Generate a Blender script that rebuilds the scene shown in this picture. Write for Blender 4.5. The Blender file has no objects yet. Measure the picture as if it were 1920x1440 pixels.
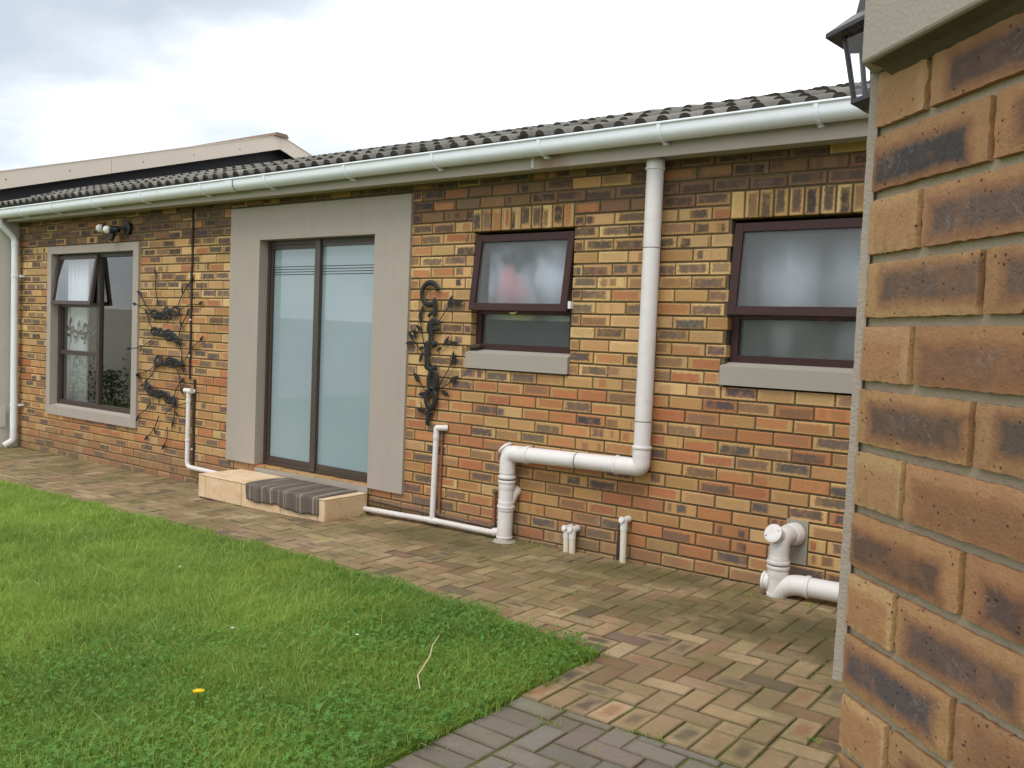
import bpy, math, random
import numpy as np
from mathutils import Vector, Matrix

random.seed(7)
rng = np.random.default_rng(11)
scene = bpy.context.scene
COL = scene.collection

# ------------------------------------------------------------------ camera
YAW, PITCH, ROLL = 0.639957616, -0.0520666742, -0.0400927693
CAM = Vector((4.43598612, -5.15608721, 1.46921945))
FPX = 1662.01323


def rot3(a, b, c):
    ca, sa, cb, sb, cc, sc = math.cos(a), math.sin(a), math.cos(b), math.sin(b), math.cos(c), math.sin(c)
    return (Matrix(((ca, -sa, 0), (sa, ca, 0), (0, 0, 1))) @ Matrix(((1, 0, 0), (0, cb, -sb), (0, sb, cb)))
            @ Matrix(((cc, 0, sc), (0, 1, 0), (-sc, 0, cc))))


R3 = rot3(YAW, PITCH, ROLL)
cam_data = bpy.data.cameras.new('camera')
cam_data.sensor_fit = 'HORIZONTAL'
cam_data.sensor_width = 36.0
cam_data.lens = FPX / 1920 * 36.0
cam_data.clip_start = 0.05
cam_data.clip_end = 2000
cam = bpy.data.objects.new('camera', cam_data)
right, fwd, up = R3.col[0], R3.col[1], R3.col[2]
cam.matrix_world = Matrix(((right.x, up.x, -fwd.x, CAM.x), (right.y, up.y, -fwd.y, CAM.y),
                           (right.z, up.z, -fwd.z, CAM.z), (0, 0, 0, 1)))
COL.objects.link(cam)
scene.camera = cam


def seen(P):
    """pixel (1920 x 1440) of a world point; used only to rank pieces by how large they show"""
    q = R3.transposed() @ (Vector(P) - CAM)
    if q.y < 0.05:
        return None
    return 960 + FPX * q.x / q.y, 720 - FPX * q.z / q.y, q.y


# ------------------------------------------------------------------ world, sun, exposure
SUN_EL, SUN_AZ = math.radians(56), math.radians(168)     # azimuth from +Y towards +X
world = bpy.data.worlds.new('World')
scene.world = world
world.use_nodes = True
nt = world.node_tree
nt.nodes.clear()
N = nt.nodes.new
out = N('ShaderNodeOutputWorld')
bg = N('ShaderNodeBackground')
bg.inputs['Strength'].default_value = 0.06
sky = N('ShaderNodeTexSky')
sky.sky_type = 'NISHITA'
sky.sun_disc = False
sky.sun_elevation = SUN_EL
sky.sun_rotation = SUN_AZ
sky.air_density = 1.0
sky.dust_density = 0.6
sky.ozone_density = 1.0
tc = N('ShaderNodeTexCoord')
mp = N('ShaderNodeMapping')
mp.inputs['Scale'].default_value = (1.0, 1.0, 2.2)
mp.inputs['Location'].default_value = (3.3, 1.15, 0.4)
cn = N('ShaderNodeTexNoise')
cn.inputs['Scale'].default_value = 1.55
cn.inputs['Detail'].default_value = 8
cn.inputs['Roughness'].default_value = 0.52
cn.inputs['Distortion'].default_value = 0.35
cr = N('ShaderNodeValToRGB')
cr.color_ramp.elements[0].position = 0.36
cr.color_ramp.elements[0].color = (0.56, 0.56, 0.56, 1)
cr.color_ramp.elements[1].position = 0.56
cr.color_ramp.elements[1].color = (1, 1, 1, 1)
cn2 = N('ShaderNodeTexNoise')
cn2.inputs['Scale'].default_value = 3.0
cn2.inputs['Detail'].default_value = 6
cc = N('ShaderNodeMix')
cc.data_type = 'RGBA'
cc.inputs['A'].default_value = (11.0, 11.7, 12.5, 1)
cc.inputs['B'].default_value = (21.0, 21.0, 21.1, 1)
mx = N('ShaderNodeMix')
mx.data_type = 'RGBA'
L = nt.links.new
L(tc.outputs['Generated'], mp.inputs['Vector'])
L(mp.outputs['Vector'], cn.inputs['Vector'])
L(mp.outputs['Vector'], cn2.inputs['Vector'])
# cloud cover thins out towards the west, where blue shows between the clouds
gd = N('ShaderNodeVectorMath')
gd.operation = 'DOT_PRODUCT'
gd.inputs[1].default_value = Vector((-0.94, 0.06, 0.28)).normalized()
nrm = N('ShaderNodeVectorMath')
nrm.operation = 'NORMALIZE'
thin = N('ShaderNodeMapRange')
thin.interpolation_type = 'SMOOTHSTEP'
thin.inputs['From Min'].default_value = 0.50
thin.inputs['From Max'].default_value = 1.0
thin.inputs['To Min'].default_value = 0.16
thin.inputs['To Max'].default_value = -0.17
addn = N('ShaderNodeMath')
addn.operation = 'ADD'
L(tc.outputs['Generated'], nrm.inputs[0])
L(nrm.outputs[0], gd.inputs[0])
L(gd.outputs['Value'], thin.inputs['Value'])
L(cn.outputs['Fac'], addn.inputs[0])
L(thin.outputs[0], addn.inputs[1])
L(addn.outputs[0], cr.inputs['Fac'])
cr2 = N('ShaderNodeValToRGB')
cr2.color_ramp.elements[0].position = 0.36
cr2.color_ramp.elements[1].position = 0.60
L(cn2.outputs['Fac'], cr2.inputs['Fac'])
L(cr2.outputs['Color'], cc.inputs['Factor'])
L(cr.outputs['Color'], mx.inputs['Factor'])
L(sky.outputs['Color'], mx.inputs['A'])
L(cc.outputs['Result'], mx.inputs['B'])
L(mx.outputs['Result'], bg.inputs['Color'])
L(bg.outputs['Background'], out.inputs['Surface'])

sun_data = bpy.data.lights.new('sun', 'SUN')
sun_data.energy = 1.0
sun_data.angle = math.radians(25)
sun_data.color = (1.0, 0.975, 0.945)
sun = bpy.data.objects.new('sun', sun_data)
sd = Vector((math.sin(SUN_AZ) * math.cos(SUN_EL), math.cos(SUN_AZ) * math.cos(SUN_EL), math.sin(SUN_EL)))
sun.rotation_euler = sd.to_track_quat('Z', 'Y').to_euler()
COL.objects.link(sun)
vs = scene.view_settings
vs.view_transform = 'Standard'
vs.look = 'None'
vs.exposure = 0.62
vs.gamma = 1.0
vs.use_curve_mapping = False
scene.cycles.max_bounces = 8
scene.cycles.transparent_max_bounces = 12
scene.cycles.sample_clamp_indirect = 6.0


# ------------------------------------------------------------------ helpers: materials
def lin(r, g, b):
    f = lambda c: (c / 255 / 12.92) if c / 255 <= 0.04045 else ((c / 255 + 0.055) / 1.055) ** 2.4
    return f(r), f(g), f(b)


class M:
    def __init__(self, name):
        self.m = bpy.data.materials.new(name)
        self.m.use_nodes = True
        self.t = self.m.node_tree
        self.b = self.t.nodes['Principled BSDF']
        self.o = self.t.nodes['Material Output']

    def n(self, kind, **kw):
        x = self.t.nodes.new('ShaderNode' + kind)
        for k, v in kw.items():
            if k in x.inputs.keys():
                x.inputs[k].default_value = v
            else:
                setattr(x, k, v)
        return x

    def l(self, a, b):
        self.t.links.new(a, b)

    def pos(self):
        return self.n('NewGeometry').outputs['Position']

    def noise(self, scale, detail=4, rough=0.55, vec=None, dist=0.0):
        x = self.n('TexNoise', Scale=scale, Detail=detail, Roughness=rough, Distortion=dist)
        self.l(vec if vec is not None else self.pos(), x.inputs['Vector'])
        return x.outputs['Fac']

    def ramp(self, fac, stops):
        x = self.n('ValToRGB')
        els = x.color_ramp.elements
        while len(els) < len(stops):
            els.new(0.5)
        for e, (p, c) in zip(els, stops):
            e.position = p
            e.color = (c, c, c, 1) if isinstance(c, (int, float)) else (*c, 1)
        self.l(fac, x.inputs['Fac'])
        return x.outputs['Color']

    def mix(self, fac, a, b, mode='MIX'):
        x = self.n('Mix', data_type='RGBA', blend_type=mode)
        for s, v in (('Factor', fac), ('A', a), ('B', b)):
            if hasattr(v, 'links'):
                self.l(v, x.inputs[s])
            elif s == 'Factor':
                x.inputs[s].default_value = v
            else:
                x.inputs[s].default_value = (*v, 1)
        return x.outputs['Result']

    def math(self, op, a, b=0.0, c=0.0, clamp=False):
        x = self.n('Math', operation=op, use_clamp=clamp)
        for i, v in enumerate((a, b, c)):
            if hasattr(v, 'links'):
                self.l(v, x.inputs[i])
            else:
                x.inputs[i].default_value = v
        return x.outputs[0]

    def sep(self, v):
        x = self.n('SeparateXYZ')
        self.l(v, x.inputs[0])
        return x.outputs

    def attr(self, name, out='Color'):
        """value of a named attribute: mesh attribute on joined pieces, object property on single pieces"""
        a = self.n('Attribute', attribute_type='GEOMETRY', attribute_name=name)
        b = self.n('Attribute', attribute_type='OBJECT', attribute_name=name)
        if out == 'Fac':
            return self.math('ADD', a.outputs['Fac'], b.outputs['Fac'])
        x = self.n('VectorMath', operation='ADD')
        self.l(a.outputs['Vector'], x.inputs[0])
        self.l(b.outputs['Vector'], x.inputs[1])
        return x.outputs[0]

    def bump(self, h, strength=0.3, dist=0.01):
        x = self.n('Bump', Strength=strength, Distance=dist)
        self.l(h, x.inputs['Height'])
        self.l(x.outputs['Normal'], self.b.inputs['Normal'])

    def base(self, c, rough=0.6, spec=0.4, metal=0.0):
        if hasattr(c, 'links'):
            self.l(c, self.b.inputs['Base Color'])
        else:
            self.b.inputs['Base Color'].default_value = (*c, 1)
        if hasattr(rough, 'links'):
            self.l(rough, self.b.inputs['Roughness'])
        else:
            self.b.inputs['Roughness'].default_value = rough
        self.b.inputs['Specular IOR Level'].default_value = spec
        self.b.inputs['Metallic'].default_value = metal
        return self


def mat_simple(name, col, rough=0.6, spec=0.4, var=0.12, scale=18, bump=0.0, bscale=120, metal=0.0):
    m = M(name)
    f = m.noise(scale, 5)
    c = m.mix(f, tuple(x * (1 - var) for x in col), tuple(min(1, x * (1 + var)) for x in col))
    m.base(c, rough, spec, metal)
    if bump:
        m.bump(m.noise(bscale, 4), bump, 0.004)
    return m.m


def mat_brick(name, bump=0.35, pit=1.0, patch_rough=0.012, pmin=0.006, pmax=0.018, halo_s=1.2, blot_lo=0.55, ulen=0.62, shift=0.10, splash=0.0, cracks=0.0):
    m = M(name)
    uv = m.n('UVMap', uv_map='UVMap').outputs['UV']
    s = m.sep(uv)
    rim, core = m.attr('rim'), m.attr('core')
    k = m.sep(m.attr('kind_mix'))          # x: patch strength, y: banding, z: seed
    P = m.pos()
    uu = m.math('ADD', s[0], m.math('MULTIPLY', m.math('SUBTRACT', k[2], 0.5), shift * 1.6))
    vv = m.math('ADD', s[1], m.math('MULTIPLY', m.math('SUBTRACT', m.math('FRACT', m.math('MULTIPLY', k[2], 7.31)), 0.5), shift * 2.2))
    du = m.math('MULTIPLY', m.math('MINIMUM', uu, m.math('SUBTRACT', 1.0, uu)), 0.222)
    dv = m.math('MULTIPLY', m.math('MINIMUM', vv, m.math('SUBTRACT', 1.0, vv)), 0.073)
    d = m.math('MINIMUM', m.math('MULTIPLY', du, ulen), dv)
    n1 = m.noise(38, 4, 0.6, P)
    d = m.math('ADD', d, m.math('MULTIPLY', m.math('SUBTRACT', n1, 0.5), patch_rough * 1.6))
    patch = m.n('MapRange', interpolation_type='SMOOTHSTEP')
    patch.inputs['From Min'].default_value = pmin
    patch.inputs['From Max'].default_value = pmax
    m.l(d, patch.inputs['Value'])
    # vertical bands on some bricks
    cb = m.n('CombineXYZ')
    m.l(m.math('MULTIPLY', s[0], 1.7), cb.inputs[0])
    m.l(m.math('MULTIPLY', k[2], 41.0), cb.inputs[1])
    bn = m.n('TexNoise', Scale=1.3, Detail=1.5)
    m.l(cb.outputs[0], bn.inputs['Vector'])
    band = m.n('MapRange', interpolation_type='SMOOTHSTEP')
    band.inputs['From Min'].default_value = 0.47
    band.inputs['From Max'].default_value = 0.54
    m.l(bn.outputs['Fac'], band.inputs['Value'])
    bandmix = m.math('ADD', m.math('MULTIPLY', band.outputs[0], k[1]), m.math('SUBTRACT', 1.0, k[1]))
    mask = m.math('MULTIPLY', m.math('MULTIPLY', patch.outputs[0], bandmix), k[0])
    blot = m.noise(16, 5, 0.65, P)
    mask = m.math('MULTIPLY', mask, m.ramp(blot, [(0.28, blot_lo), (0.5, 1.0)]))
    col = m.mix(mask, rim, core)
    col = m.mix(0.55, col, m.mix(m.noise(70, 5, 0.7, P), (0.58, 0.56, 0.55), (1.38, 1.34, 1.3)), 'MULTIPLY')
    # reddish halo between edge and burnt core, iron specks, pale scuffs
    halo = m.math('MULTIPLY', m.math('MULTIPLY', mask, m.math('SUBTRACT', 1.0, mask)), halo_s, clamp=True)
    col = m.mix(halo, col, (0.30, 0.125, 0.055))
    sp = m.n('TexVoronoi', Scale=95.0, Randomness=1.0)
    m.l(P, sp.inputs['Vector'])
    speck = m.ramp(sp.outputs['Distance'], [(0.10, 1.0), (0.24, 0.0)])
    gate = m.ramp(m.noise(30, 2, 0.5, P), [(0.50, 0.0), (0.60, 0.85 * pit)])
    sm = m.mix(1.0, speck, gate, 'MULTIPLY')
    col = m.mix(sm, col, (0.045, 0.03, 0.028))
    scuff = m.ramp(m.noise(55, 6, 0.75, P, 1.5), [(0.66, 0.0), (0.78, 0.5)])
    col = m.mix(scuff, col, (0.42, 0.36, 0.29))
    if cracks:
        # fine pale crazing over the burnt cores
        cw_ = m.noise(24, 5, 0.6, P, 0.8)
        ln = m.ramp(m.math('ABSOLUTE', m.math('SUBTRACT', cw_, 0.5)), [(0.003, cracks), (0.010, 0.0)])
        ln = m.math('MULTIPLY', m.math('MULTIPLY', ln, mask), m.ramp(m.noise(9, 3, 0.5, P), [(0.48, 0.0), (0.58, 1.0)]))
        col = m.mix(ln, col, (0.34, 0.32, 0.30))
        wv_ = m.n('Mapping', Scale=(1.0, 1.0, 0.14))
        m.l(P, wv_.inputs['Vector'])
        dr = m.ramp(m.noise(70, 3, 0.6, wv_.outputs[0]), [(0.60, 0.0), (0.70, 0.35)])
        col = m.mix(dr, col, m.mix(0.5, col, (0.16, 0.09, 0.05)))
    if splash:
        ps = m.sep(P)
        hgt = m.math('ADD', ps[2], m.math('MULTIPLY', m.math('SUBTRACT', m.noise(4.0, 5, 0.65, P), 0.5), 0.55))
        col = m.mix(m.ramp(hgt, [(0.02, splash), (0.30, 0.0)]), col, (0.15, 0.115, 0.075))
        eff = m.math('MULTIPLY', m.ramp(m.noise(2.3, 6, 0.7, P), [(0.60, 0.0), (0.72, 0.35)]), m.noise(60, 4, 0.7, P))
        col = m.mix(eff, col, (0.50, 0.46, 0.40))
        soot = m.ramp(m.noise(1.3, 5, 0.6, P), [(0.46, 0.0), (0.74, 0.34)])
        col = m.mix(soot, col, m.mix(0.5, col, (0.09, 0.08, 0.07)))
    m.base(col, 0.82, 0.25)
    fine = m.n('TexVoronoi', Scale=330.0)
    m.l(P, fine.inputs['Vector'])
    fs_ = m.ramp(fine.outputs['Distance'], [(0.16, 0.55 * pit), (0.30, 0.0)])
    fs_ = m.mix(1.0, fs_, m.ramp(m.noise(90, 2, 0.5, P), [(0.50, 0.0), (0.62, 1.0)]), 'MULTIPLY')
    col = m.mix(fs_, col, (0.07, 0.045, 0.035))
    m.l(col, m.b.inputs['Base Color'])
    h = m.math('SUBTRACT', m.noise(140, 5, 0.7, P), m.math('MULTIPLY', sm, 0.9))
    m.bump(h, bump, 0.004)
    return m.m


MAT = {}
MAT['brick'] = mat_brick('face_brick', 0.4, patch_rough=0.019, pmin=0.004, pmax=0.018, splash=0.5)
MAT['brick_near'] = mat_brick('face_brick_close', 0.6, 1.0, 0.010, 0.002, 0.024, 1.7, 0.75, 0.85, 0.12, 0.0, 0.42)


def mk_mortar():
    m = M('mortar')
    c = m.mix(m.noise(9, 6), lin(82, 72, 56), lin(122, 110, 90))
    c = m.mix(m.ramp(m.noise(60, 3), [(0.5, 0.0), (0.75, 0.6)]), c, lin(82, 70, 54))
    m.base(c, 0.95, 0.15)
    m.bump(m.noise(220, 5, 0.7), 0.8, 0.004)
    return m.m


MAT['mortar'] = mk_mortar()


def mk_plaster(name, col, var=0.08, bump=0.35, fine=260, streak=0.0):
    m = M(name)
    P = m.pos()
    c = m.mix(m.noise(2.2, 6, 0.6, P), tuple(x * (1 - var) for x in col), tuple(x * (1 + var) for x in col))
    if streak:
        mp_ = m.n('Mapping', Scale=(9.0, 9.0, 0.7))
        m.l(P, mp_.inputs['Vector'])
        st = m.noise(1.6, 5, 0.6, mp_.outputs[0])
        c = m.mix(m.ramp(st, [(0.52, 0.0), (0.72, streak)]), c, tuple(x * 0.66 for x in col))
    m.base(c, 0.85, 0.2)
    m.bump(m.noise(fine, 4, 0.6, P), bump, 0.003)
    return m.m


MAT['mortar_near'] = mk_plaster('grey_mortar', lin(160, 148, 128), 0.26, 1.0, 150, 0.0)
MAT['taupe'] = mk_plaster('taupe_plaster', lin(162, 152, 142), streak=0.16)
MAT['taupe_near'] = mk_plaster('taupe_plaster_rough', lin(163, 154, 143), 0.10, 0.45, 190)
MAT['cream'] = mk_plaster('cream_plaster', lin(196, 192, 180))
MAT['sill'] = mk_plaster('sill_paint', lin(156, 149, 139), 0.06, 0.2)
MAT['edge'] = mk_plaster('plaster_edge', lin(156, 144, 132), 0.20, 0.8, 200)


def mk_fascia():
    m = M('fascia_paint')
    P = m.pos()
    s = m.sep(P)
    c = m.mix(m.noise(5, 6, 0.6, P), lin(166, 156, 149), lin(180, 170, 162))
    # rust run below a leaking gutter bracket
    d = m.math('ABSOLUTE', m.math('SUBTRACT', s[0], 0.985))
    w = m.math('ADD', d, m.math('MULTIPLY', m.math('SUBTRACT', m.noise(14, 4, 0.6, P), 0.5), 0.14))
    f = m.ramp(w, [(0.03, 0.6), (0.16, 0.0)])
    c = m.mix(f, c, lin(136, 92, 52))
    m.base(c, 0.7, 0.3)
    return m.m


MAT['fascia'] = mk_fascia()
MAT['soffit'] = mat_simple('soffit_board', lin(176, 170, 150), 0.7, 0.3, 0.06, 6)


def mk_pvc(name, col, dirt=0.35, rough=0.35):
    m = M(name)
    P = m.pos()
    s = m.sep(P)
    c = m.mix(m.ramp(m.noise(7, 6, 0.65, P), [(0.52, 0.0), (0.8, dirt)]), col, lin(178, 166, 142))
    c = m.mix(m.ramp(m.noise(40, 4, 0.6, P), [(0.62, 0.0), (0.8, dirt * 0.7)]), c, lin(150, 142, 128))
    low = m.n('MapRange')
    low.inputs['From Min'].default_value = 0.22
    low.inputs['From Max'].default_value = 0.0
    m.l(m.math('ADD', s[2], m.math('MULTIPLY', m.noise(20, 4, 0.6, P), 0.12)), low.inputs['Value'])
    c = m.mix(m.math('MULTIPLY', low.outputs[0], 0.35, clamp=True), c, lin(172, 152, 122))
    m.base(c, rough, 0.45)
    return m.m


MAT['pvc'] = mk_pvc('white_pvc', lin(216, 212, 210), 0.5, 0.5)
MAT['pvc_old'] = mk_pvc('ivory_pvc', lin(214, 206, 190), 0.45)
MAT['gutter'] = mk_pvc('gutter_pvc', lin(224, 228, 234), 0.26, 0.5)
MAT['rubber'] = mat_simple('grey_rubber_seal', lin(112, 112, 112), 0.7)
MAT['black'] = mat_simple('black_painted_metal', lin(25, 24, 25), 0.55, 0.4, 0.2, 40, 0.3)
MAT['lamp_black'] = mat_simple('lantern_metal', lin(46, 43, 46), 0.45, 0.5, 0.15, 40, 0.15)
MAT['wire'] = mat_simple('dark_cable', lin(58, 46, 36), 0.8)
MAT['copper'] = mat_simple('copper_pipe', lin(142, 96, 72), 0.5, 0.5, 0.2, 30, 0.2, 80, 0.35)
MAT['rusty'] = mat_simple('rusty_pipe', lin(104, 86, 72), 0.8, 0.3, 0.35, 26, 0.4)
MAT['maroon'] = mat_simple('maroon_frame', lin(60, 40, 39), 0.55, 0.22, 0.12, 16)
MAT['bronze'] = mat_simple('bronze_frame', lin(72, 62, 54), 0.4, 0.5, 0.10, 16)
MAT['bronze_dark'] = mat_simple('bronze_frame_dark', lin(66, 54, 48), 0.45, 0.5, 0.10, 16)
MAT['brass'] = mat_simple('brass_latch', lin(196, 172, 108), 0.4, 0.5, 0.1, 40, 0, 1, 0.4)
MAT['charcoal'] = mat_simple('charcoal_cladding', lin(66, 66, 72), 0.7, 0.3, 0.12, 3)
MAT['trim'] = mat_simple('beige_trim', lin(209, 196, 183), 0.6, 0.35, 0.05, 2.5)
MAT['screw'] = mat_simple('screw_head', lin(120, 100, 84), 0.6)
MAT['concrete'] = mk_plaster('threshold_concrete', lin(150, 144, 132), 0.22, 0.8, 120)
MAT['inside'] = mat_simple('inside_wall', (0.16, 0.155, 0.145), 0.9, 0.1)
MAT['white_bulb'] = mat_simple('opal_bulb', (0.78, 0.77, 0.72), 0.25, 0.5, 0.03)
MAT['paper'] = mat_simple('white_paper', (0.75, 0.75, 0.8), 0.8)
MAT['twig'] = mat_simple('dry_twig', lin(176, 162, 128), 0.85, 0.2, 0.2, 60)
MAT['yellow'] = mat_simple('yellow_petal', (0.75, 0.52, 0.01), 0.6, 0.2, 0.1, 90)
MAT['petal_white'] = mat_simple('white_petal', (0.72, 0.72, 0.66), 0.7, 0.2, 0.08, 200)
MAT['garden_wall'] = mk_plaster('garden_wall_paint', lin(206, 199, 190))
MAT['stripe'] = mat_simple('black_vinyl', (0.015, 0.015, 0.018), 0.4)


def mk_tile():
    m = M('concrete_roof_tile')
    P = m.pos()
    c = m.mix(m.noise(11, 6, 0.65, P), lin(90, 88, 83), lin(132, 129, 121))
    c = m.mix(m.ramp(m.noise(34, 5, 0.7, P), [(0.55, 0.0), (0.75, 0.7)]), c, lin(88, 92, 76))
    t = m.attr('tone', 'Fac')
    c = m.mix(1.0, c, m.ramp(t, [(0.0, 0.62), (1.0, 1.15)]), 'MULTIPLY')
    m.base(c, 0.9, 0.2)
    m.bump(m.noise(160, 4, 0.7, P), 0.6, 0.004)
    return m.m


MAT['tile'] = mk_tile()
MAT['tile_end'] = mat_simple('tile_end_bedding', lin(70, 66, 60), 0.95, 0.1, 0.45, 30)


def mk_paver(name, mossy, bump=0.5):
    m = M(name)
    P = m.pos()
    s = m.sep(P)
    base, core = m.attr('rim'), m.attr('core')
    k = m.sep(m.attr('kind_mix'))
    uvs = m.sep(m.n('UVMap', uv_map='UVMap').outputs['UV'])
    d = m.math('MINIMUM', m.math('MINIMUM', uvs[0], m.math('SUBTRACT', 1.0, uvs[0])),
               m.math('MINIMUM', uvs[1], m.math('SUBTRACT', 1.0, uvs[1])))
    d_edge = d
    d = m.math('ADD', d, m.math('MULTIPLY', m.math('SUBTRACT', m.noise(14, 4, 0.6, P), 0.5), 0.55))
    patch = m.ramp(d, [(0.12, 0.0), (0.36, 1.0)])
    c = m.mix(m.math('MULTIPLY', patch, k[0]), base, core)
    c = m.mix(0.6, c, m.mix(m.noise(42, 6, 0.7, P), (0.52, 0.52, 0.52), (1.42, 1.4, 1.36)), 'MULTIPLY')
    # dark damp dirt lying in joints and edges
    rimd = m.ramp(m.math('ADD', d_edge, m.math('MULTIPLY', m.math('SUBTRACT', m.noise(60, 3, 0.6, P), 0.5), 0.10)), [(0.0, 0.65), (0.09, 0.0)])
    c = m.mix(rimd, c, lin(86, 74, 52))
    dirt = m.ramp(m.noise(2.1, 6, 0.62, P), [(0.48, 0.0), (0.68, 0.38)])
    c = m.mix(dirt, c, lin(96, 84, 62))
    if mossy:
        # moss film, thicker towards the foot of the house wall
        near = m.n('MapRange')
        near.inputs['From Min'].default_value = -2.0
        near.inputs['From Max'].default_value = -0.35
        m.l(s[1], near.inputs['Value'])
        mo = m.math('ADD', m.math('MULTIPLY', m.noise(1.7, 6, 0.62, P), 1.0), m.math('MULTIPLY', near.outputs[0], 0.16))
        fine = m.noise(26, 5, 0.7, P)
        mo = m.math('ADD', mo, m.math('MULTIPLY', m.math('SUBTRACT', fine, 0.5), 0.28))
        c = m.mix(m.ramp(mo, [(0.50, 0.0), (0.74, 0.64)]), c, lin(100, 94, 54))
        for sx_, sy_, rx_, ry_, am in ((3.05, -0.75, 0.75, 0.42, 0.75), (1.9, -0.25, 0.9, 0.22, 0.5), (0.2, -0.35, 0.8, 0.28, 0.45), (2.2, -0.8, 0.5, 0.3, 0.45)):
            a_ = m.math('DIVIDE', m.math('SUBTRACT', s[0], sx_), rx_)
            b_ = m.math('DIVIDE', m.math('SUBTRACT', s[1], sy_), ry_)
            dd_ = m.math('ADD', m.math('MULTIPLY', a_, a_), m.math('MULTIPLY', b_, b_))
            dd_ = m.math('ADD', dd_, m.math('MULTIPLY', m.math('SUBTRACT', m.noise(7, 6, 0.7, P), 0.5), 2.4))
            c = m.mix(m.ramp(dd_, [(0.1, am), (1.0, 0.0)]), c, lin(78, 72, 44))
        blk = m.ramp(m.noise(3.4, 5, 0.7, P, 0.6), [(0.64, 0.0), (0.72, 0.55)])
        c = m.mix(blk, c, lin(58, 52, 44))
    m.base(c, m.ramp(m.noise(6, 3), [(0.3, 0.62), (0.7, 0.9)]), 0.3)
    m.bump(m.noise(150, 5, 0.7, P), bump, 0.005)
    return m.m


MAT['paver'] = mk_paver('clay_paver', True)
MAT['paver_grey'] = mk_paver('grey_concrete_paver', False)


def mk_joint_sand():
    m = M('joint_sand_and_moss')
    P = m.pos()
    c = m.mix(m.noise(18, 6, 0.7, P), lin(70, 58, 42), lin(112, 98, 72))
    c = m.mix(m.ramp(m.noise(3.2, 6, 0.65, P), [(0.34, 0.0), (0.54, 0.95)]), c, lin(78, 98, 38))
    m.base(c, 0.98, 0.1)
    m.bump(m.noise(120, 4), 0.8, 0.006)
    return m.m


MAT['sand'] = mk_joint_sand()


def mk_soil():
    m = M('lawn_soil')
    P = m.pos()
    c = m.mix(m.noise(7, 6, 0.7, P), lin(70, 94, 36), lin(104, 132, 52))
    c = m.mix(m.ramp(m.noise(30, 5), [(0.5, 0), (0.8, 0.6)]), c, lin(60, 52, 30))
    m.base(c, 1.0, 0.05)
    m.bump(m.noise(60, 4), 0.8, 0.02)
    return m.m


MAT['soil'] = mk_soil()


def mk_leafy(name, dark, light, dry, trans=0.35):
    m = M(name)
    t = m.attr('tone', 'Fac')
    P = m.pos()
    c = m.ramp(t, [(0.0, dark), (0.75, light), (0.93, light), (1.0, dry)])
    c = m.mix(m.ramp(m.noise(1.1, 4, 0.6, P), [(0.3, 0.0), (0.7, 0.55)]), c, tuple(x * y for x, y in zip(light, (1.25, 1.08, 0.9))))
    m.base(c, 0.6, 0.25)
    tr = m.n('BsdfTranslucent')
    m.l(c, tr.inputs['Color'])
    ms = m.n('MixShader', Fac=trans)
    m.l(m.b.outputs[0], ms.inputs[1])
    m.l(tr.outputs[0], ms.inputs[2])
    m.l(ms.outputs[0], m.o.inputs['Surface'])
    return m.m


MAT['grass'] = mk_leafy('grass_blade', (0.110, 0.205, 0.040), (0.330, 0.475, 0.105), (0.55, 0.52, 0.26), 0.45)
MAT['clover'] = mk_leafy('clover_leaf', (0.050, 0.150, 0.028), (0.135, 0.300, 0.055), (0.16, 0.32, 0.06), 0.35)
MAT['shrub'] = mk_leafy('shrub_leaf', (0.012, 0.03, 0.008), (0.04, 0.085, 0.018), (0.06, 0.10, 0.03), 0.2)


def mk_clear_glass(name, tint=(0.93, 0.95, 0.95), boost=0.0, gain=3.0):
    m = M(name)
    fr = m.n('Fresnel', IOR=1.52)
    gl = m.n('BsdfGlossy', Roughness=0.01)
    tr = m.n('BsdfTransparent', Color=(*tint, 1))
    ms = m.n('MixShader')
    front = m.math('SUBTRACT', 1.0, m.n('NewGeometry').outputs['Backfacing'])
    f = m.math('ADD', m.math('MULTIPLY', fr.outputs[0], gain), boost, clamp=True)
    f = m.math('MULTIPLY', f, front)
    m.l(f, ms.inputs[0])
    m.l(tr.outputs[0], ms.inputs[1])
    m.l(gl.outputs[0], ms.inputs[2])
    m.l(ms.outputs[0], m.o.inputs['Surface'])
    return m.m


MAT['glass'] = mk_clear_glass('clear_glass')
MAT['lamp_glass'] = mk_clear_glass('lantern_glass', (0.93, 0.95, 0.97), 0.0, 0.9)


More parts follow.
